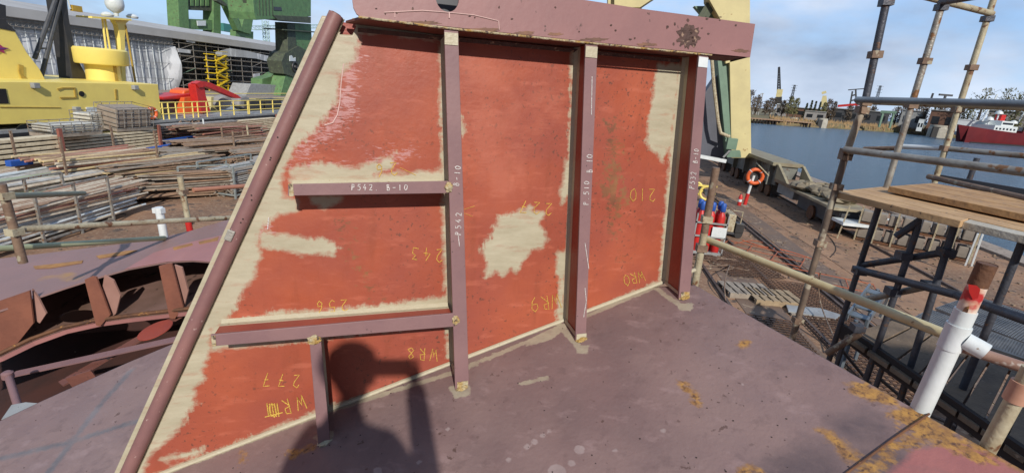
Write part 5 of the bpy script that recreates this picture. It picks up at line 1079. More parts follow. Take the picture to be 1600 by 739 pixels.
# ------------------------------------------------------------------ guard rails beyond the upper plate, left
dl = math.hypot(*DK(258,372,TU)[:2]); print('left rail dist', dl, DK(258,372,TU))
def lpost(x0,y0,x1,y1,d,r,m,label,extra=None):
    a, b_ = SD(x0,y0,d), SD(x1,y1,d); t = thing('guard_post', label, 'guard post', a, 'guard posts along the left plate'); mb = MB(); mb.tube([a-nz(b_-a)*.03, b_], r, 14); mb.build('tube', m, t); return t, a, b_
t, a, b_ = lpost(257,374,248,324,dl,.026,m_white,'short white post with square socket on the left plate')
mb = MB(); mb.obox(SD(248,329,dl), (.034,0,0), (0,.02,0), (0,0,.018)); mb.build('socket', m_white, t)
t, a, b_ = lpost(298,366,281,276,dl+.15,.020,m_tubew,'brown post with red foot near the sloping pipe'); mb = MB(); mb.tube([SD(298,367,dl+.13), SD(294,346,dl+.13)], .0225, 12); mb.build('foot', m_red, t)
for y in (300,347): mb = MB(); coupler(mb, SD(281+(y-276)*.19, y, dl+.15), (0,0,1), .028); mb.build('coupler', m_tubeb, t)
t, a, b_ = lpost(34,402,2,288,dl-.7,.020,m_tubeb,'thick olive brown post at the left border'); 
for y in (306,362): mb = MB(); coupler(mb, SD(2+(y-288)*.28, y, dl-.7), (0,0,1), .028); mb.build('coupler', m_tubew, t)
def lrail(x0,y0,d0,x1,y1,d1,r,m,label): mb = MB(); mb.tube([SD(x0,y0,d0), SD(x1,y1,d1)], r, 12); return top(mb, 'guard_rail', m, label, 'guard rail', 'guard rails of the left plate')
lrail(22,359,dl-.7,400,338,dl+.3,.0175,m_tubew,'brown rail tube crossing above the left plate'); lrail(-40,391,dl-.7,257,372,dl-.05,.0165,mat('pale green tube', (.42,.46,.30), .5, .1, (.33,.36,.22), 6),'pale green rail tube low over the left plate edge')
lrail(3,307,dl-.7,131,302,dl+.6,.017,mat('sage tube', (.28,.28,.19), .6, .1, (.2,.19,.12), 6),'sage coloured tube in front of the left tube rack'); lrail(302,297,dl+.15,420,288,dl+.5,.018,mat('salmon tube', (.42,.19,.12), .6, .1, (.30,.13,.09), 6),'salmon coloured tube running behind the sloping pipe')
# ------------------------------------------------------------------ storage yard, left
TM_ = [mat('tube stock pale', (.62,.55,.43), .6, 0, (.42,.32,.23), 8), mat('tube stock brown', (.36,.23,.15), .7, 0, (.23,.14,.09), 8), mat('tube stock red', (.44,.19,.14), .7, 0, (.32,.14,.10), 8), mat('tube stock grey', (.52,.52,.50), .5, .1, (.34,.32,.29), 8), mat('tube stock straw', (.62,.48,.26), .7, 0, (.46,.34,.18), 8)]
g = random.Random(17)
def tube_mesh(r, L, m, n=7):
    mb = MB(); mb.tube([(-L/2,0,0),(L/2,0,0)], r, n); me = bpy.data.meshes.new('tube'); me.from_pydata(mb.v, [], mb.f); me.materials.append(m); return me
def bundle(c, dirv, L, w, h, r, mats, label, group, name='stock_tube', cat='tube', limit=60, jit=.25, sag=.0, box=False, tilt=0.):
    """stacked tubes, each one a thing; c = centre of the base"""
    dirv = nz(dirv); az = math.atan2(dirv[1], dirv[0]); meshes = []
    for m in mats:
        if box: mb = MB(); mb.box(-L/2,L/2,-r*1.6,r*1.6,-r*.4,r*.4); me = bpy.data.meshes.new('board'); me.from_pydata(mb.v, [], mb.f); me.materials.append(m)
        else: me = tube_mesh(r, L, m)
        meshes.append(me)
    side = np.array([-dirv[1], dirv[0], 0]); pw = r*(3.5 if box else 2.1); ph = r*(.95 if box else 1.85); nx, nz_ = max(1, int(w/pw)), max(1, int(h/ph)); k = 0
    cells = [(i, j) for j in range(nz_) for i in range(nx) if i in (0, nx-1) or j == nz_-1 or (nx*nz_ <= limit)]
    if len(cells) > limit: st_ = len(cells)/limit; cells = [cells[int(i*st_)] for i in range(limit)]
    for (i, j) in cells:
        o = bpy.data.objects.new(name, g.choice(meshes)); S.collection.objects.link(o)
        p = np.array(c)+side*((i+.5+.5*(j % 2))*pw-w/2)+np.array([0,0,(j+.5)*ph])+dirv*g.uniform(-jit, jit)
        o.location = tuple(p); o.rotation_euler = (g.uniform(-.1,.1), tilt+g.uniform(-.022,.022)*(1+jit), az+g.gauss(0,.035)*(.4+jit*2)); tagp(o, label, cat, group)
def rack(c, dirv, L, w, h, m, label, nposts=3, group='steel stillages in the yard', low=.12, diag=False):
    dirv = nz(dirv); s = np.array([-dirv[1], dirv[0], 0]); t = thing('stillage_rack', label, 'rack', c, group)
    for i in range(nposts):
        for sg in (-1, 1):
            q = np.array(c)+dirv*(-L/2+L*i/(nposts-1))+s*sg*w/2; mb = MB(); mb.bar(q, q+np.array([0,0,h]), .055, .055, dirv); mb.build('post', m, t)
        a = np.array(c)+dirv*(-L/2+L*i/(nposts-1))+np.array([0,0,low]); mb = MB(); mb.bar(a-s*w/2, a+s*w/2, .05, .05); mb.build('cross_member', m, t)
    for sg in (-1, 1):
        for z in ((low, h) if diag else (low,)): mb = MB(); q = np.array(c)+s*sg*w/2+np.array([0,0,z]); mb.bar(q-dirv*L/2, q+dirv*L/2, .05, .05); mb.build('long_rail', m, t)
    return t
ydir = np.array([.06, 1, 0])
# racks by ground points in the yard:   near rack (white tubes in it), tall stacks behind
A = GR(165,347); B = GR(20,392)
nd = nz(A-B)
c = (GR(160,352)+GR(15,372))/2; 
rack(c, nd, np.linalg.norm(GR(150,352)-GR(-10,378)), 1.3, 1.35, m_galv, 'grey and rust stillage rack nearest the left border holding pale tubes', 3, diag=True)
bundle(c+np.array([0,0,.16]), nd, 4.6, 1.1, .42, .032, [TM_[3], m_white, TM_[0]], 'pale scaffold tube lying in the nearest rack at the left border', 'scaffold tubes stacked in the yard', limit=40)
bundle(c+np.array([0,0,.62]), nd, 4.8, 1.2, .34, .03, [TM_[0],TM_[1],TM_[2]], 'brownish scaffold tube in the upper layer of the nearest left rack', 'scaffold tubes stacked in the yard', limit=40, jit=.3)
c1 = GR(60,335)+np.array([-1.6,1.4,0]); bundle(c1+np.array([0,0,.35]), nd, 4.6, 1.5, .6, .035, [TM_[0],TM_[1],TM_[3]], 'long tube in the sloping stack behind the nearest left rack', 'scaffold tubes stacked in the yard', limit=50, jit=.2, tilt=-.02)
mb = MB(); mb.tube([c1+nd*-2.6+np.array([.75,-.7,1.05]), c1+nd*2.3+np.array([.6,-.6,1.07])], .05, 10); top(mb, 'white_pipe', m_white, 'thick white pipe lying on top of the sloping tube stack', 'pipe')
# big stack in the post rack (the many coloured tubes), x 110..220
c2_p = (GR(205,305)+GR(120,330))/2; d2v = nz(GR(205,303)-GR(128,318)); c2b = c2_p+np.array([-1.0,.7,0])
bundle(c2b+np.array([0,0,.15]), d2v, 3.2, 1.6, 1.3, .036, [TM_[0],TM_[1],TM_[1],TM_[2],TM_[4]], 'scaffold tube in the tall many coloured stack between leaning posts', 'scaffold tubes stacked in the yard', limit=110, jit=.3)
rack(c2b, d2v, 3.0, 1.9, 2.15, m_tubeb, 'tall brown posts with low frame round the many coloured tube stack', 2)
# heap of couplers and ends
def scrap(c, rx, ry, h, n, m, label, name='scrap_heap', cat='heap', l=.35, r=.025):
    mb = MB()
    for i in range(n):
        a = g.uniform(0, 6.28); u = g.random()**.5; z = g.uniform(.03, h*(1-u*.7)); p = np.array(c)+np.array([math.cos(a)*u*rx, math.sin(a)*u*ry, z]); d = nz([g.gauss(0,1), g.gauss(0,1), g.gauss(0,.4)])*l*g.uniform(.3,1)
        mb.bar(p-d/2, p+d/2, r*g.uniform(.8,2.4), r)
    return top(mb, name, m, label, cat, kind='stuff')
m_scrap = mat('straw brown fittings', (.32,.23,.14), .85, .1, (.12,.08,.05), 6, speck=(.5,.42,.28), sscale=5, sth=.6)
scrap(c2b-d2v*2.9+np.array([0,0,0]), 1.0, 1.0, 1.35, 560, m_scrap, 'tangled heap of straw brown fittings left of the coloured tube stack')
# long corrugated decks standing as two fence like stacks
def decks(xl, xr, yt0, yt1, yb0, yb1, xc, m, label, n, posts=()):
    a, b_ = XP(xl, yb0, xc), XP(xr, yb1, xc); a2, b2 = XP(xl, yt0, xc), XP(xr, yt1, xc); a[2] = a2[2] = 0; zt0, zt1 = XP(xl,yt0,xc)[2], XP(xr,yt1,xc)[2]
    z = min(zt0, zt1); y0, y1 = XP(xl,yt0,xc)[1], XP(xr,yt1,xc)[1]; zb = 0.05
    t = thing('deck_stack', label, 'stack of decks', (xc, (y0+y1)/2, 0), 'stacks of ribbed steel decks')
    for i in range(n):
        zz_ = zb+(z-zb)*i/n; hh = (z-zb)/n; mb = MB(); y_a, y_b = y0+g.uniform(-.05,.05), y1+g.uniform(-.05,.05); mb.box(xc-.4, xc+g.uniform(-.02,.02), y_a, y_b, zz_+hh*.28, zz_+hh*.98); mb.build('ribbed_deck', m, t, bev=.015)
    mb = MB(); mb.box(xc-.36, xc-.09, y0+.06, y1-.06, zb, z-.04); mb.build('shadow_core', m_blk, t)  # black box stands in for the shade between the decks
    for y in posts: mb = MB(); mb.box(xc+.03, xc+.13, y-.06, y+.06, 0, z+.25); mb.build('end_post', m_redr, t)
    return t
m_redr = mat('red brown post', (.30,.10,.07), .7, 0, (.2,.07,.05), 6); m_dk1 = mat('straw ribbed deck', (.70,.60,.42), .7, 0, (.52,.43,.29), 4, speck=(.2,.12,.07), sscale=8, sth=.64); m_dk2 = mat('dark ribbed deck', (.34,.32,.29), .6, 0, (.20,.18,.16), 4)
decks(85, 248, 209, 203, 240, 240, -20.2, m_dk1, 'straw coloured ribbed deck stack with a red brown end post behind the tube stack', 9, (XP(247,210,-20.2)[1],))
decks(-60, 92, 219, 212, 260, 250, -18.3, m_dk1, 'long straw coloured ribbed deck stack at the left border', 10, (XP(91,212,-18.3)[1],))
decks(252, 300, 195, 192, 235, 232, -21.0, m_dk2, 'dark grey ribbed deck stack right of the straw coloured ones', 10, ())
decks(308, 372, 191, 188, 220, 215, -22.6, m_dk2, 'grey ribbed deck stack behind the brown timber pile', 8, ())
decks(372, 432, 187, 184, 210, 208, -22.9, m_dk1, 'far straw coloured ribbed deck stack below the rear deck of the yellow ship', 8, (XP(431,190,-22.9)[1],))
mb = MB(); a, b_ = XP(215,238,-19.2), XP(272,228,-19.2); mb.bar(a, b_, .22, .22); top(mb, 'blue_beam', m_blue, 'bright blue beam lying at the foot of the straw coloured decks', 'beam', bev=.02)
mb = MB(); a, b_ = XP(255,223,-20.3), XP(303,216,-20.3); mb.bar(a, b_, .2, .25); top(mb, 'blue_beam', m_blue, 'blue beam lying below the dark grey ribbed decks', 'beam', bev=.02)
mb = MB(); a, b_ = XP(12,256,-16.6), XP(48,252,-16.6); mb.bar(a, b_, .2, .18); top(mb, 'blue_beam', m_blue, 'short blue beam on the tubes at the left border', 'beam', bev=.02)
bundle(XP(40,285,-15.6)*np.array([1,1,0])+np.array([0,0,.1]), (.06,1,0), 5.0, 1.3, 1.0, .05, [TM_[0],TM_[3],mat('pale green stock', (.36,.40,.28), .6)], 'thick pale tube in the low stack left of the heap of fittings', 'scaffold tubes stacked in the yard', limit=50)
# timber piles in the middle
for (x, y, dx_, L_, w_, h_, lab, mm, lim) in (
   (330,300,(.75,1,0),4.4,1.7,.85,'weathered board in the brown pile left of the grey cage rack',[m_timber,m_wood_gr,TM_[1]],60),
   (262,300,(.25,1,0),3.6,1.5,1.15,'weathered board in the long low pile behind the brown corner post',[m_timber,m_wood_gr,TM_[4]],60),
   (310,262,(.3,1,0),3.4,1.8,.85,'grey brown board in the pile before the dark ribbed decks',[m_wood_gr,m_timber],44),
   (350,252,(.3,1,0),4.2,2.2,1.0,'brown board in the broad pile by the sloping pipe',[m_timber,m_wood_gr,m_timber],50),
   (345,233,(.1,1,0),4.6,2.0,1.25,'brown board in the tall far timber pile between pale posts',[m_timber,m_timber,TM_[2]],60),
   (415,262,(.3,1,0),4.0,2.0,.9,'board in the far pile nearest the sloping pipe',[m_wood_gr,m_timber],40)):
    c = GR(x, y); bundle(c+np.array([0,0,.08]), dx_, L_, w_, h_, .045, mm, lab, 'boards piled in the yard', 'stock_board', 'board', lim, .4, box=True)
scrap(GR(262,300)-nz((.25,1,0))*2.0, .7, .8, 1.1, 260, m_scrap, 'dark tangle of board ends facing the tube stack', l=.5)
scrap(GR(300,215), 1.5, 1.6, 1.4, 300, m_timber, 'far brown tangle of short timber left of the tall pile', l=.6)
for i, (x, yb, yt, m_, lb) in enumerate(((322,224,186,m_white,'white upright post before the dark ribbed decks'),(352,248,196,m_tubeb,'left brown upright post at the far timber pile'),(370,258,205,m_tubeb,'right brown upright post at the far timber pile'),(392,245,196,m_tubew,'cream upright post before the far decks'),(412,228,200,m_white,'white upright post nearest the sloping pipe'),(384,240,204,m_tubeb,'slim brown upright post left of the cream one'))):
    p = GR(x, yb); q = SD(x-(yb-yt)*.13, yt, math.hypot(p[0],p[1])); mb = MB(); mb.tube([p, q], .045, 8); top(mb, 'rack_post', m_, lb, 'post', 'upright posts among the timber')
for (x, y, rx, ry, h_, n, m_, lb) in ((150,300,.9,.7,.5,150,m_scrap,'low scatter of bent bars before the coloured tube stack'),(345,300,.9,.8,.95,200,m_wood_gr,'grey splintered heap beside the open stillage'),
   (372,272,1.1,1.0,1.0,220,m_timber,'brown splintered heap behind the cage stillage'),(300,250,1.3,1.2,1.15,240,m_scrap,'straw brown heap of board ends at the foot of the dark ribbed decks'),(20,352,1.1,.8,.5,160,TM_[2],'reddish bar ends jumbled at the nearest left rack'),(418,236,1.2,1.2,.9,180,m_wood_gr,'pale splintered heap nearest the sloping pipe')):
    scrap(GR(x, y), rx, ry, h_, n, m_, lb, l=.75, r=.022)
# grey cage stillage in front
c = (GR(352,312)+GR(415,296))/2; dcg = nz(GR(415,296)-GR(352,312)); m_cage = mat('cage paint', (.30,.34,.34), .5, .2, (.2,.22,.21), 8)
rk2 = rack(c+np.array([-.5,.6,0]), dcg, 2.6, 1.5, 1.15, m_cage, 'pale grey green cage stillage half hidden behind the sloping pipe', 3, diag=True)
bundle(c+np.array([-.5,.6,.2]), dcg, 2.3, 1.3, .75, .035, [TM_[3], m_wood_gr], 'grey lath lying inside the cage stillage', 'laths in the cage', 'lath', 'lath', 50, .1, box=True)
rack(GR(300,303)+np.array([0,.5,0]), nz((.75,1,0)), 1.6, 1.2, 1.05, m_cage, 'grey green open stillage left of the cage full of boards', 2, diag=True)
g2 = random.Random(2); t = thing('plastic_bundle', 'crumpled clear plastic lying on top of the cage stillage', 'bundle', c+np.array([.2,1.,.98])); mb = MB(); vs = []
for a in range(7):
    for j in range(10): rr = .38*(1+.6*(g2.random()-.5)); vs.append(c+np.array([.2,1.,1.12])+np.array([math.cos(.628*j)*math.sin(math.pi*a/6)*rr*1.4, math.sin(.628*j)*math.sin(math.pi*a/6)*rr, math.cos(math.pi*a/6)*rr*.45]))
mb.add(vs, [(a*10+j, a*10+(j+1) % 10, (a+1)*10+(j+1) % 10, (a+1)*10+j) for a in range(6) for j in range(10)]); mb.build('film', m_pale, t)
# wire containers (tote cages)
def tote(c, w, d, h, rz, tiltx, fill, label):
    t = thing('tote_cage', label, 'tote cage', c, 'wire caged containers'); org = np.array(t.location); 
    def tr(mb): mb.v = [tuple(np.array(v)+org) for v in mb.v]; return mb
    mb = MB(); mb.box(-w/2+.06,w/2-.06,-d/2+.06,d/2-.06,.16,h-.08); tr(mb).build('tank', fill, t, bev=.05)
    for k in range(6):
        x = -w/2+w*k/5
        for y in (-d/2,d/2): mb = MB(); mb.tube([(x,y,.14),(x,y,h)], .014, 5); tr(mb).build('upright_wire', m_galv, t)
    for k in range(5):
        z = .14+(h-.14)*k/4; mb = MB(); mb.tube([(-w/2,-d/2,z),(w/2,-d/2,z),(w/2,d/2,z),(-w/2,d/2,z),(-w/2,-d/2,z)], .015, 5); tr(mb).build('hoop_wire', m_galv, t)
    mb = MB(); mb.box(-w/2,w/2,-d/2,d/2,.0,.12); tr(mb).build('pallet_base', m_wood_gr, t); t.rotation_euler = (tiltx, 0, rz); return t
m_tank = mat('stained brown tank', (.33,.27,.21), .6, 0, (.24,.19,.15), 3); m_tankw = mat('clear white tank', (.60,.60,.56), .5, 0, (.48,.44,.34), 3)
c = XP(196,200,-20.8); tote(c, 1.7, 1.25, 1.05, 1.45, .12, m_tank, 'big brown tilted tote cage on the deck stack before the yellow ship'); 
c = XP(150,198,-21.6)-np.array([0,0,.1]); tote(c, 1.2, 1.1, .8, 1.5, 0, m_tankw, 'white tote cage left of the big brown one before the yellow ship')
c = XP(105,207,-20.3)-np.array([0,0,.1]); tote(c, 1.9, 1.1, .55, 1.5, 0, m_tankw, 'low dirty white tote cage at the foot of the ship on the deck stack')
# ------------------------------------------------------------------ the yellow ship
SX = -26.0
ys = thing('yellow_ship', 'bright yellow work ship with black funnel top moored behind the storage yard', 'ship', (SX-4, 28, WZ))
def sp(pts, nm, m, x=SX, dep=-3., par=None, bev=0): mb = MB(); mb.prism([XP(px, py, x) for px, py in pts], (dep,0,0)); return mb.build(nm, m, par or ys, bev)
yE = XP(250,150,SX)[1]; zb_, zt_ = XP(0,193,SX)[2], XP(250,132,SX)[2]; y_far = XP(470,178,SX)[1]+14; print('ship z', zb_, zt_, 'end', yE, y_far)
sp([(-300,128),(60,128),(205,131),(247,132),(253,186),(160,189),(0,195),(-300,206)], 'superstructure', m_yellow, SX, -7, bev=.03)
zd = XP(250,188,SX)[2]
mb = MB(); mb.box(SX-8, SX+.25, -5, y_far, zd-.12, zd+.02); mb.build('deck', m_grey, ys)
mb = MB(); mb.box(SX-8, SX+.32, -5, y_far, zd-.34, zd-.12); mb.build('rubbing_band', m_black, ys)
mb = MB(); mb.box(SX-7.8, SX+.15, -5, y_far, WZ-.5, zd-.34); hl = mb.build('hull', m_yellow, ys)
mb = MB(); mb.box(SX+.10, SX+.34, XP(-50,200,SX)[1], XP(112,196,SX)[1], zd-.9, zd-.32); mb.build('black_fender', m_black, ys)
c = XP(40,208,SX+.15); mb = MB(); mb.lathe(c, [(.42,0),(.42,.04)], 20, (1,0,0)); mb.build('hawse_hole', m_glass, hl)
sp([(-20,139),(9,139),(14,162),(-20,162)], 'window', m_glass, SX+.03, -.06)
for x, y, r in ((127,147,.14),): c = XP(x,y,SX); mb = MB(); mb.lathe(c, [(r,0),(r,.05)], 16, (1,0,0)); mb.build('porthole', m_glass, ys)
for pts in ([(90,139),(98,137),(118,137),(121,154),(96,155),(94,152),(118,152),(116,139),(99,139),(92,142)],): sp(pts, 'hatch_outline', mat('ochre trim', (.45,.30,.05), .6), SX+.04, -.06)
sp([(180,140),(183,140),(184,156),(181,156)], 'seam', mat('ochre trim', (.45,.30,.05)), SX+.03, -.05); sp([(0,167),(95,168),(95,169),(0,168.4)], 'seam', MATS['ochre trim'], SX+.03, -.05)
for x, y in ((55,134),(211,137),(120,171)): c = XP(x,y,SX+.12); mb = MB(); mb.obox(c, (.12,0,0), (0,.14,0), (0,0,.12)); mb.build('floodlight', m_grey, ys, bev=.02)
sp([(135,168),(165,167),(168,187),(136,188)], 'white_panel', m_white, SX+.04, -.06)
c = XP(238,177,SX+.12); mb = MB(); mb.torus(c, (1,0,0), .30, .085, 24, 8); lbo = mb.build('lifebuoy', m_orange, ys)
for a in (.6,2.1,3.7,5.2): d = np.array([0,math.cos(a),math.sin(a)]); mb = MB(); mb.torus(c+d*.30, np.cross(d,(1,0,0)), .084, .018, 10, 5); mb.build('white_band', m_white, lbo)
FX = SX-2.2
fn = sp([(-60,128),(-60,44),(0,44),(23,48),(42,82),(62,108),(74,130)], 'funnel', m_yellow, FX, -2.0, bev=.04)
sp([(-60,46),(-60,24),(0,30),(8,30),(11,36),(25,49),(24,50),(0,45)], 'funnel_top', m_black, FX+.03, -2.06); sp([(-2,34),(-2,6),(9,9),(10,36)], 'exhaust_pipe', m_black, FX-.5, -.5)
sp([(0,70),(5,74),(14,76),(6,79),(8,84),(1,81),(-4,84),(-6,74)], 'star_emblem', mat('emblem magenta', (.35,.03,.12), .5), FX+.04, -.03); sp([(-8,75),(14,76.4),(-8,78.4)], 'star_ray', mat('emblem violet', (.10,.04,.22), .5), FX+.06, -.03)
sp([(30,101),(37,103),(37,118),(48,127),(35,126),(30,112)], 'funnel_step', MATS['ochre trim'], FX+.06, -.05)
MX = SX-3.5
sp([(90,-20),(103,-20),(108,30),(120,90),(142,131),(114,131),(104,60),(96,20)], 'black_mast', m_black, MX, -.9, bev=.03)
for a_, b2_, nm in (((90,-8),(54,92),'mast_strut'),((95,0),(62,130),'mast_strut')): mb = MB(); mb.tube([XP(*a_,MX), XP(*b2_,MX)], .11, 8); mb.build(nm, m_dkgrey, ys)
mb = MB(); mb.bar(XP(60,76,MX), XP(74,76,MX), .08, .08); mb.build('strut_rung', m_dkgrey, ys)
c = XP(164,131,SX-3); mb = MB(); hz = XP(164,102,SX-3)[2]-c[2]; mb.lathe(c, [(.85,0),(.85,hz),(1.3,hz+.02),(1.36,hz+.1),(1.36,hz+.85),(1.25,hz+.95)], 28); mb.build('radar_drum', m_yellow, ys)
mb = MB(); mb.box(c[0]+.80, c[0]+.87, c[1]-.1, c[1]+.1, c[2], c[2]+hz); mb.build('drum_rib', MATS['ochre trim'], ys)
MX2 = SX-3.6
sp([(177,29),(186,31),(203,32),(197,37),(195,60),(197,131),(191,131),(190,100),(188,60),(184,40)], 'radar_mast', m_yellow, MX2, -.35)
sp([(144,26),(205,30),(206,33),(144,29)], 'mast_platform', m_yellow, MX2+.3, -1.1)
for a_, b2_ in (((160,30),(166,78)),((164,30),(172,78)),((196,40),(212,131))): mb = MB(); mb.tube([XP(*a_,MX2), XP(*b2_,MX2)], .06, 8); mb.build('mast_leg', m_yellow if a_[0] < 190 else MATS['ochre trim'], ys)
c = XP(182,26,MX2); mb = MB(); mb.lathe(c, [(.12,0),(.14,.18),(.42,.40),(.5,.65),(.48,.95),(.34,1.2),(.1,1.32)], 20); mb.build('satellite_dome', m_white, ys)
for x, y in ((168,26),(207,29)): c = XP(x,y,MX2); mb = MB(); mb.lathe(c, [(.3,0),(.34,.1),(.2,.22),(.05,.26)], 14); mb.build('small_dome', m_white, ys)
c = XP(119,14,MX); mb = MB(); mb.obox(c, (.1,0,0), (0,.28,0), (0,0,.16)); mb.build('orange_lamp', mat('ochre lamp', (.5,.32,.04), .5), ys); mb = MB(); mb.tube([XP(106,0,MX), XP(110,14,MX), c], .04, 6); mb.build('lamp_arm', m_white, ys)
# rear deck with railing, red crane, rescue boat
za = zd
def y_at(px): return XP(px, 180, SX)[1]
for k, px in enumerate((255,264,276,288,302,310,324,345,366,388,390,408,427,446)):
    y = y_at(px); mb = MB(); mb.tube([(SX,y,za),(SX,y,za+1.05)], .045, 6); mb.build('railing_post', m_yellow, ys)
for z in (.35,.7,1.05): mb = MB(); mb.tube([(SX,y_at(252),za+z),(SX,y_far,za+z)], .035, 6); mb.build('railing_bar', m_yellow, ys)
for z in (.5,1.0): mb = MB(); mb.tube([(SX-7,y_at(252),za+z),(SX-7,y_far,za+z)], .04, 6); mb.build('railing_bar', m_yellow, ys)
for px in (300,340,380,420,460): mb = MB(); y = y_at(px); mb.tube([(SX-7,y,za),(SX-7,y,za+1.0)], .04, 6); mb.build('railing_post', m_yellow, ys)
RX = SX-2.6
sp([(254,155),(286,153),(288,182),(254,183)], 'dark_locker', m_black, RX, -1.2); sp([(254,152),(300,146),(308,150),(300,154),(256,157)], 'rescue_boat', m_red, RX+.3, -1.6, bev=.08); sp([(288,142),(297,139),(307,142),(308,150),(286,150)], 'boat_canopy', m_orange, RX+.1, -1.2, bev=.1)
sp([(288,153),(303,152),(304,180),(289,181)], 'orange_locker', m_orange, RX+.6, -1.)
cr2 = sp([(305,133),(312,128),(319,131),(322,150),(330,176),(316,178),(310,160)], 'red_crane_column', m_red, RX+1.2, -.6, bev=.04)
sp([(306,131),(314,127),(328,129),(372,149),(378,154),(368,154),(322,136),(312,138)], 'red_crane_boom', m_red, RX+1.3, -.45, bev=.03)
for px in (354,382): sp([(px-7,152),(px+2,149),(px+9,153),(px+8,168),(px-2,172),(px-9,165)], 'grey_winch', m_pale, RX+.4, -.8, bev=.15)
sp([(330,152),(345,152),(345,176),(330,176)], 'cream_locker', m_crane, RX-.5, -1.); sp([(392,158),(412,157),(412,174),(392,175)], 'black_bin', m_black, RX+1, -1.); sp([(416,156),(440,155),(440,172),(416,173)], 'black_bin', m_black, RX+1, -1.)
# ------------------------------------------------------------------ scaffold clad hall
BX = -60.0
m_sheet = mat('white sheeting', (.50,.51,.53), .75, 0, (.36,.37,.39), .35, speck=(.66,.67,.69), sscale=.9, sth=.55, bump=.2, bscale=1.2, stretch=(1, 1, .35)); m_roof = mat('grey hall roof', (.44,.43,.42), .7, 0, (.34,.33,.32), .2)
hall = thing('sheeted_hall', 'long hall wrapped in white sheeting and tube scaffold with a flat grey roof', 'hall', (BX-10, 80, .2))
def bp2(px, py, x=BX): return XP(px, py, x)
ya, yb2, yc2 = bp2(-120,10)[1], bp2(268,60)[1], bp2(520,85)[1]; ztop = (bp2(0,25)[2]+bp2(250,62)[2])/2; zr = (bp2(0,10)[2]+bp2(250,48)[2])/2; print('hall', ya, yb2, yc2, ztop, zr)
mb = MB(); mb.box(BX-22, BX+.9, ya, yc2+10, ztop+.15, zr+.1); mb.build('roof', m_roof, hall, bev=.05)
mb = MB(); mb.prism([(BX+.9, ya, zr+.1), (BX-11, ya, zr+1.6), (BX-22, ya, zr+.1)], (0, yc2+10-ya, 0)); mb.build('roof_ridge', m_roof, hall)
# sheeting: creased sheet with real folds
nyy, nzz = 190, 24; vs = []
for j in range(nzz+1):
    for i in range(nyy+1):
        y = ya+(yb2-ya)*i/nyy; z = .2+(ztop-.2-.9)*j/nzz; bul = .04*math.sin(y*2.1)+.05*math.sin(y*.9+z*1.3)+.03*math.sin(z*3.1+y*.4)+(1.1*max(0, (y-(yb2-2.2))/2.2)*math.sin(math.pi*min(1, z/ztop)) if y > yb2-2.2 else 0); vs.append((BX+bul, y, z))
mb = MB(); mb.add(vs, [(j*(nyy+1)+i, j*(nyy+1)+i+1, (j+1)*(nyy+1)+i+1, (j+1)*(nyy+1)+i) for j in range(nzz) for i in range(nyy)], True); mb.build('sheeting', m_sheet, hall, fix=False)
n_p = 26
for i in range(n_p): y = ya+(yb2-ya)*(i+.5)/n_p; mb = MB(); mb.tube([(BX+.20,y,.2),(BX+.18,y,ztop-.7)], .045, 5); mb.build('sheeting_batten', m_white, hall)
for i in range(3): z = 1.8+2.1*i; mb = MB(); mb.tube([(BX+.45,ya,z),(BX+.45,yb2-1,z)], .03, 5); mb.build('sheeting_rope', m_grey, hall)
mb = MB(); mb.box(BX-1.0, BX+.1, ya, yb2, ztop-.95, ztop+.15); mb.build('truss_band', m_grey, hall)
mb = MB(); lattice(mb, (BX+.25, ya, ztop-.42), (BX+.25, yb2, ztop-.42), .55, 44, .035); tagp(mb.build('truss', m_galv, hall), kind='stuff')
mb = MB(); mb.box(BX-9, BX-2.2, yb2, yc2+10, .2, ztop+.1); mb.build('inner_wall', mat('hall inside', (.07,.068,.065), .9, 0, (.22,.21,.20), .45, lo=.45, hi=.6), hall)
ns = 22
for i in range(ns):
    y = yb2+.5+(yc2+9-yb2)*i/(ns-1)
    for x in (BX+.6, BX-.6): mb = MB(); mb.tube([(x,y,.2),(x,y,ztop+.1)], .055, 5); mb.build('scaffold_standard', m_galv, hall)
for k in range(8):
    z = .9+k*(ztop-.9)/7.4
    for x in (BX+.62, BX-.6): mb = MB(); mb.tube([(x,yb2,z),(x,yc2+10,z)], .05, 5); mb.build('scaffold_ledger', m_galv, hall)
    if k < 7: mb = MB(); mb.box(BX-.6, BX+.5, yb2+.4, yc2+9, z-.12, z-.05); mb.build('scaffold_walkway', m_wood_gr if k % 2 else m_dkgrey, hall)
for i in range(0, ns-1, 3):
    y0, y1 = yb2+.5+(yc2+9-yb2)*i/(ns-1), yb2+.5+(yc2+9-yb2)*(i+1)/(ns-1)
    for k in range(0, 7, 2): z = .9+k*(ztop-.9)/7.4; mb = MB(); mb.tube([(BX+.66,y0,z),(BX+.66,y1,z+(ztop-.9)/7.4)], .045, 4); mb.build('scaffold_brace', m_craneg if k == 2 else m_galv, hall)
# torn white sheets hanging in it
def sheetp(pts, dep=.12, x=BX+.75, m=m_sheet): sp_ = MB(); sp_.prism([XP(px,py,x) for px,py in pts], (-dep,0,0)); return sp_.build('hanging_sheet', m, hall)
sheetp([(338,82),(360,76),(386,80),(420,88),(440,92),(441,99),(424,98),(400,92),(380,90),(352,88),(338,88)]); sheetp([(396,116),(406,115),(407,126),(397,126)]); sheetp([(290,60),(306,62),(305,68),(292,66)]); sheetp([(278,76),(298,79),(298,84),(279,82)])
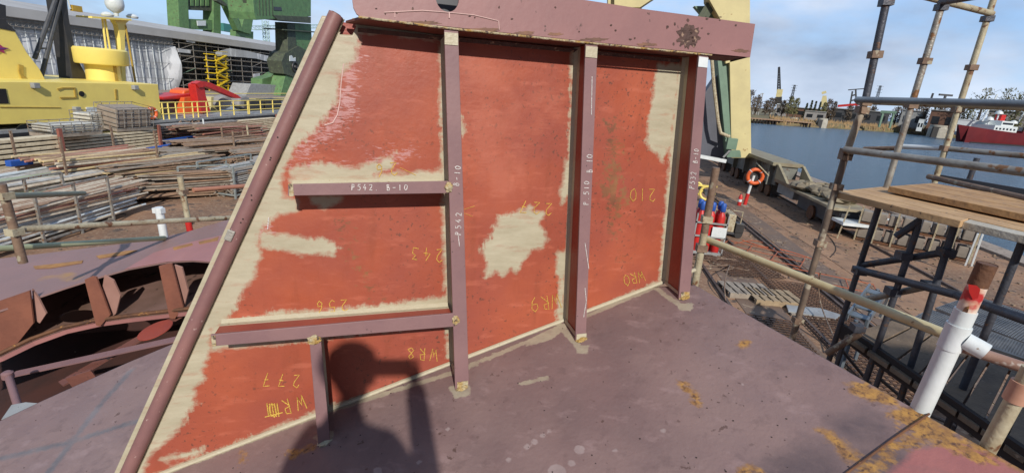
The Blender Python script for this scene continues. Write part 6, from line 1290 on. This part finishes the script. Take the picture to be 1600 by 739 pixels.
# yellow stair tower
stt = thing('stair_tower', 'bright yellow lattice stair tower in front of the open scaffold', 'stair tower', XP(342,140,BX+2)*np.array([1,1,0])+np.array([0,0,.2]))
a, b_ = XP(343,150,BX+2.2), XP(340,86,BX+2.2); m_yl = mat('stair yellow', (.72,.52,.03), .5); 
for dy in (-1.1,1.1):
    for dx in (-.8,.8): mb = MB(); mb.tube([(a[0]+dx,a[1]+dy,.2),(a[0]+dx,a[1]+dy,b_[2])], .09, 5); mb.build('corner_post', m_yl, stt)
nst = 6
for k in range(nst):
    z0, z1 = .2+(b_[2]-.2)*k/nst, .2+(b_[2]-.2)*(k+1)/nst; s_g = 1 if k % 2 else -1
    mb = MB(); mb.bar((a[0]+.85,a[1]-1.1*s_g,z0), (a[0]+.85,a[1]+1.1*s_g,z1), .5, .16); mb.build('flight', m_yl, stt)
    mb = MB(); mb.box(a[0]-.9,a[0]+.9,a[1]-1.5,a[1]+1.5,z1-.08,z1+.02); mb.build('landing', m_yl, stt)
    mb = MB(); mb.tube([(a[0]+.95,a[1]-1.5,z1+.5),(a[0]+.95,a[1]+1.5,z1+.5)], .05, 5); mb.build('handrail', m_yl, stt)
# sheds on the quay before the hall
t = thing('site_shed', 'small grey site shed with sloping roof behind the rear deck of the yellow ship', 'shed', XP(415,140,-50)*np.array([1,1,0]))
def tpz(pts, nm, m, x, dep, par): mb = MB(); mb.prism([XP(px,py,x) for px,py in pts], (dep,0,0)); return mb.build(nm, m, par)
tpz([(384,150),(392,132),(446,134),(452,152)], 'roof', m_grey, -50, -3, t); tpz([(386,150),(450,152),(450,176),(386,176)], 'wall', m_brick, -50.4, -3, t); 
t = thing('control_cabin', 'green and brown cabin beside the wheel of the green crane', 'cabin', XP(425,130,-52)*np.array([1,1,0])); tpz([(410,124),(428,119),(438,112),(446,112),(446,134),(410,134)], 'wall', m_green, -52, -2, t); tpz([(426,118),(434,113),(434,132),(426,133)], 'door', m_redr, -51.9, -.1, t)
# ------------------------------------------------------------------ green cranes
def gpart(t, pts, nm, m, x, dep, bev=.05): mb = MB(); mb.prism([XP(px,py,x) for px,py in pts], (dep,0,0)); return mb.build(nm, m, t, bev)
g1 = thing('green_crane', 'green portal crane with broad twin legs rising behind the white sheeted hall', 'crane', XP(320,150,-95)*np.array([1,1,0]))
gx = -95
gpart(g1, [(276,-40),(292,-40),(302,170),(287,170)], 'leg', m_green, gx, -3); gpart(g1, [(334,-40),(344,-40),(347,170),(333,170)], 'leg', m_green, gx, -3)
gpart(g1, [(290,30),(334,32),(334,48),(291,46)], 'cross_beam', m_green, gx-.3, -2); gpart(g1, [(288,-30),(334,-30),(333,18),(291,16)], 'machine_house', m_green_dk, gx-.5, -3); gpart(g1, [(308,33),(322,33),(322,41),(309,41)], 'white_plate', m_white, gx+.05, -.2)
for k in range(4): gpart(g1, [(298+k*8,-10),(303+k*8,-10),(303+k*8,10),(298+k*8,10)], 'panel', m_green, gx-.3, -.5)
g3 = thing('green_crane', 'green portal crane with a big square cab above the scaffolded hall end', 'crane', XP(470,150,-48)*np.array([1,1,0]))
gx = -48
gpart(g3, [(392,-40),(486,-40),(486,26),(470,28),(432,30),(400,32),(397,20)], 'cab_house', m_green, gx, -4); gpart(g3, [(426,24),(486,27),(486,37),(470,36),(434,32)], 'dark_floor', m_green_dk, gx+.1, -3.6)
gpart(g3, [(428,11),(440,12),(441,18),(428,17)], 'cab_window', m_glass, gx+.05, -.1)
for k in range(5): gpart(g3, [(404+k*5,-20),(405+k*5,-20),(407+k*5,25),(406+k*5,25)], 'cab_rib', m_green_dk, gx+.04, -.06, 0)
gpart(g3, [(452,36),(486,38),(488,75),(470,84),(450,82)], 'column', m_green, gx-1, -2); gpart(g3, [(449,36),(461,37),(464,84),(450,86)], 'column_edge', m_green_dk, gx-.8, -2.2); gpart(g3, [(443,46),(497,50),(497,52),(443,48)], 'walk_ledge', m_green_dk, gx-.3, -3.5)
gpart(g3, [(445,84),(466,72),(484,82),(478,108),(462,122),(444,116),(440,96)], 'knuckle', m_green_dk, gx-.6, -2.6); c = XP(461,105,gx-.5); mb = MB(); mb.torus(c, (1,0,0), .75, .14, 24, 6); mb.lathe(c-np.array([.1,0,0]), [(.2,0),(.35,.1),(.2,.35)], 14, (1,0,0)); mb.build('gear_wheel', m_black, g3)
gpart(g3, [(453,88),(456,87),(459,92),(462,90),(462,96),(453,96)], 'white_mark', m_white, gx-.5, -.15, 0)
gpart(g3, [(446,118),(466,120),(452,150),(438,150)], 'lower_leg', m_green, gx-.8, -2.2); gpart(g3, [(438,150),(456,150),(456,185),(438,185)], 'foot_leg', m_green_dk, gx-.9, -2.2)
gpart(g3, [(376,-30),(400,-30),(394,16),(388,14)], 'back_stay', m_green_dk, gx-1, -.6)
g4 = thing('green_crane', 'slanting green V shaped legs between the two bigger green crane bodies', 'crane', XP(380,150,-92)*np.array([1,1,0]))
gpart(g4, [(340,-20),(352,-20),(380,50),(372,48)], 'leg', m_green, -92, -1.6); gpart(g4, [(386,10),(398,16),(392,54),(376,50)], 'leg', m_green, -92.5, -1.6); gpart(g4, [(340,-4),(356,8),(352,10),(338,2)], 'gusset', m_green_dk, -91.5, -1.); gpart(g4, [(368,47),(396,50),(396,170),(368,170)], 'foot', m_green, -93, -1.6)
tt2 = thing('tower_crane', 'pale turquoise tower crane jib far behind the hall roof', 'crane', XP(418,80,-150)*np.array([1,1,0])); m_tc = mat('turquoise lattice', (.40,.55,.55), .6)
mb = MB(); lattice(mb, XP(396,44,-150), XP(520,41,-150), 1.6, 26, .16); tagp(mb.build('jib', m_tc, tt2), kind='stuff'); mb = MB(); q = XP(415,40,-150); lattice(mb, (q[0],q[1],.2), q+np.array([0,0,2]), 2.0, 14, .2); mb.build('mast', m_tc, tt2)
mb = MB(); mb.obox(XP(354,44,-120), (1,0,0), (0,2.6,0), (0,0,1.2)); top(mb, 'turquoise_box', mat('turquoise box', (.05,.22,.20), .6), 'small dark turquoise box on the hall roof behind the green legs', 'plant box')

# unseen hull block, added to cast shade on the low walkway and ground
nb = thing('shade_hull_block', 'unseen hull block added behind and right of the deck for its shade', 'hull block', (8, -3, 0))
mb = MB(); mb.box(3.9, 12, -4.5, -1.8, .4, 6.7); mb.build('shell_plate', m_primer, nb, bev=.02)
for k in range(6): mb = MB(); mb.box(4.2+k*1.4, 4.22+k*1.4, -1.8, -1.55, .5, 6.4); mb.build('frame', m_redp, nb)
for x in (5.4, 8.4, 11.4): mb = MB(); mb.box(x-.3, x+.3, -3.8, -2.4, 0, .4); mb.build('keel_block', m_timber, nb)
# ------------------------------------------------------------------ the photographer, whose shadow falls on the plate
m_jkt = mat('navy work jacket', (.03,.035,.06), .85, 0, (.02,.024,.04), 9, bump=.3, bscale=30); m_skin = mat('skin', (.50,.28,.20), .55, 0, (.45,.24,.17), 6); m_hat = mat('helmet white', (.75,.75,.72), .35); m_trs = mat('dark trousers', (.035,.035,.04), .9); m_boot = mat('boot leather', (.05,.035,.025), .6)
fwd = nz(fw@M.T if False else (M@fw)); fwd = nz(np.array([fwd[0], fwd[1], 0])); rgt = np.cross(fwd, (0,0,1.)); upz = np.array([0,0,1.])
sf = -nz(sun_dir)
# the head lies left of and above the phone as the sun sees it
ph = EYE-M[:,2]*.02-M[:,1]*0
base_xy = EYE-fwd*.37-rgt*.09
def onDeck(p): return drop(np.array([p[0], p[1], 6.]), np.array([0,0,-1.]), .0)
ground = onDeck(base_xy); Hh = 1.78; print('photographer feet', ground)
per = thing('photographer', 'person in a dark cap and navy jacket holding up a phone on the purple deck', 'person', ground)
J = lambda f, r_, z: ground+fwd*f+rgt*r_+upz*z
def skin(name, joints, edges, m, parent, sub=2):
    org = rootloc(parent); me = bpy.data.meshes.new(name); me.from_pydata([tuple(np.array(p)-org) for p, r in joints], edges, []); o = bpy.data.objects.new(name, me); S.collection.objects.link(o); o.parent = parent
    md = o.modifiers.new('skin', 'SKIN'); md.use_smooth_shade = True
    for i, (p, r) in enumerate(joints): me.skin_vertices[0].data[i].radius = (r, r) if not isinstance(r, tuple) else r
    me.skin_vertices[0].data[0].use_root = True
    sb = o.modifiers.new('sub', 'SUBSURF'); sb.levels = sub; sb.render_levels = sub; me.materials.append(m); return o
fL, fR = onDeck(J(.0,-.14,0)), onDeck(J(.04,.16,0))
# camera-side grip points, both behind the lens
pc = EYE-M[:,2]*.022; hL = pc-M[:,0]*.085-M[:,2]*.02; hR = pc+M[:,0]*.085-M[:,2]*.02
hip = J(0,.02,.94); knL, knR = (fL+hip)/2+fwd*.05-rgt*.06, (fR+hip)/2+fwd*.06+rgt*.08
shL, shR = J(.0,-.14,1.44), J(.0,.16,1.44); elL, elR = J(.10,-.22,1.17), J(.12,.27,1.17)
js = [(hip,(.13,.10)),(J(0,.0,1.15),(.125,.095)),(J(.0,0,1.36),(.135,.10)),(J(0,0,1.50),(.06,.06)),(J(.02,0,1.60),(.05,.05)),(shL,.07),(elL,.050),(hL-(hL-elL)*.10,.042),(shR,.07),(elR,.050),(hR-(hR-elR)*.10,.042),
      (J(0,-.10,.88),.11),(knL,.075),(fL+upz*.10,.055),(J(0,.13,.88),.11),(knR,.075),(fR+upz*.10,.055)]
body = skin('body', js, [(0,1),(1,2),(2,3),(3,4),(2,5),(5,6),(6,7),(2,8),(8,9),(9,10),(0,11),(11,12),(12,13),(0,14),(14,15),(15,16)], m_jkt, per)
for f_ in (fL, fR): skin('boot', [(f_+upz*.12,.05),(f_+upz*.05-fwd*.02,.05),(f_+upz*.045+fwd*.10,.045),(f_+upz*.035+fwd*.18,.035)], [(0,1),(1,2),(2,3)], m_boot, per)
hc = J(.04,0,1.70)
mb = MB(); n, k = 24, 16; vs = []
for a in range(k+1):
    for j in range(n):
        th, ph_ = 2*math.pi*j/n, math.pi*a/k; x, y, z = math.cos(th)*math.sin(ph_), math.sin(th)*math.sin(ph_), math.cos(ph_); jaw = 1-.25*max(0,-z); nose = .022*math.exp(-((x)**2/.02+(z+.12)**2/.03)) if y > .5 else 0
        vs.append(hc+rgt*x*.078*jaw+fwd*(y*.098*(1-.1*max(0,-z))+nose)+upz*z*.118)
mb.add(vs, [(a*n+j, a*n+(j+1) % n, (a+1)*n+(j+1) % n, (a+1)*n+j) for a in range(k) for j in range(n)], True); hd = mb.build('head', m_skin, per)
for s in (-1,1):
    mb = MB(); mb.lathe(hc+rgt*s*.032+fwd*.082+upz*.005, [(.002,.014),(.011,.008),(.013,0)][::-1], 12, fwd); mb.build('eye', m_white, hd); mb = MB(); mb.torus(hc+rgt*s*.079-upz*.01, rgt, .022, .008, 12, 6); mb.build('ear', m_skin, hd)
mb = MB(); mb.obox(hc+fwd*.086-upz*.058, rgt*.022, fwd*.006, upz*.005); mb.build('mouth', mat('lips', (.35,.12,.10), .6), hd)
mb = MB(); mb.lathe(hc+upz*.035-fwd*.008, [(.092,-.02),(.098,-.01),(.102,.02),(.092,.06),(.066,.088),(.03,.10),(.004,.104)], 28); mb.build('knit_cap', m_jkt, per)
# hands: palm plus five bent fingers each, curled round the ends of the phone
for s, hp in ((-1,hL),(1,hR)):
    X_, Y_, Z_ = M[:,0]*s, -M[:,1], -M[:,2]        # outwards, up, back
    skin('hand', [(hp-Y_*.055+Z_*.03,.026),(hp-Y_*.02+Z_*.02+X_*.012,(.03,.018)),(hp+Y_*.02+Z_*.015+X_*.012,(.03,.016))], [(0,1),(1,2)], m_skin, per)
    for q in range(4):
        b0 = hp+Y_*(.035-.02*q)+X_*.018+Z_*.018; ln_ = (.9,1.,.93,.75)[q]
        skin('finger', [(b0,.009),(b0-Z_*.016*ln_+X_*.006,.0085),(b0-Z_*.018*ln_-X_*.020*ln_,.008)], [(0,1),(1,2)], m_skin, per, 1)
    b0 = hp-Y_*.03+Z_*.02-X_*.004; skin('thumb', [(b0,.011),(b0-X_*.022+Y_*.018,.010),(b0-X_*.034+Y_*.042-Z_*.004,.009)], [(0,1),(1,2)], m_skin, per, 1)
mb = MB(); mb.obox(pc, M[:,0]*.079, M[:,1]*.037, M[:,2]*.004); t = top(mb, 'phone', m_black, 'black phone held up by the person in the dark cap', 'phone', bev=.003)
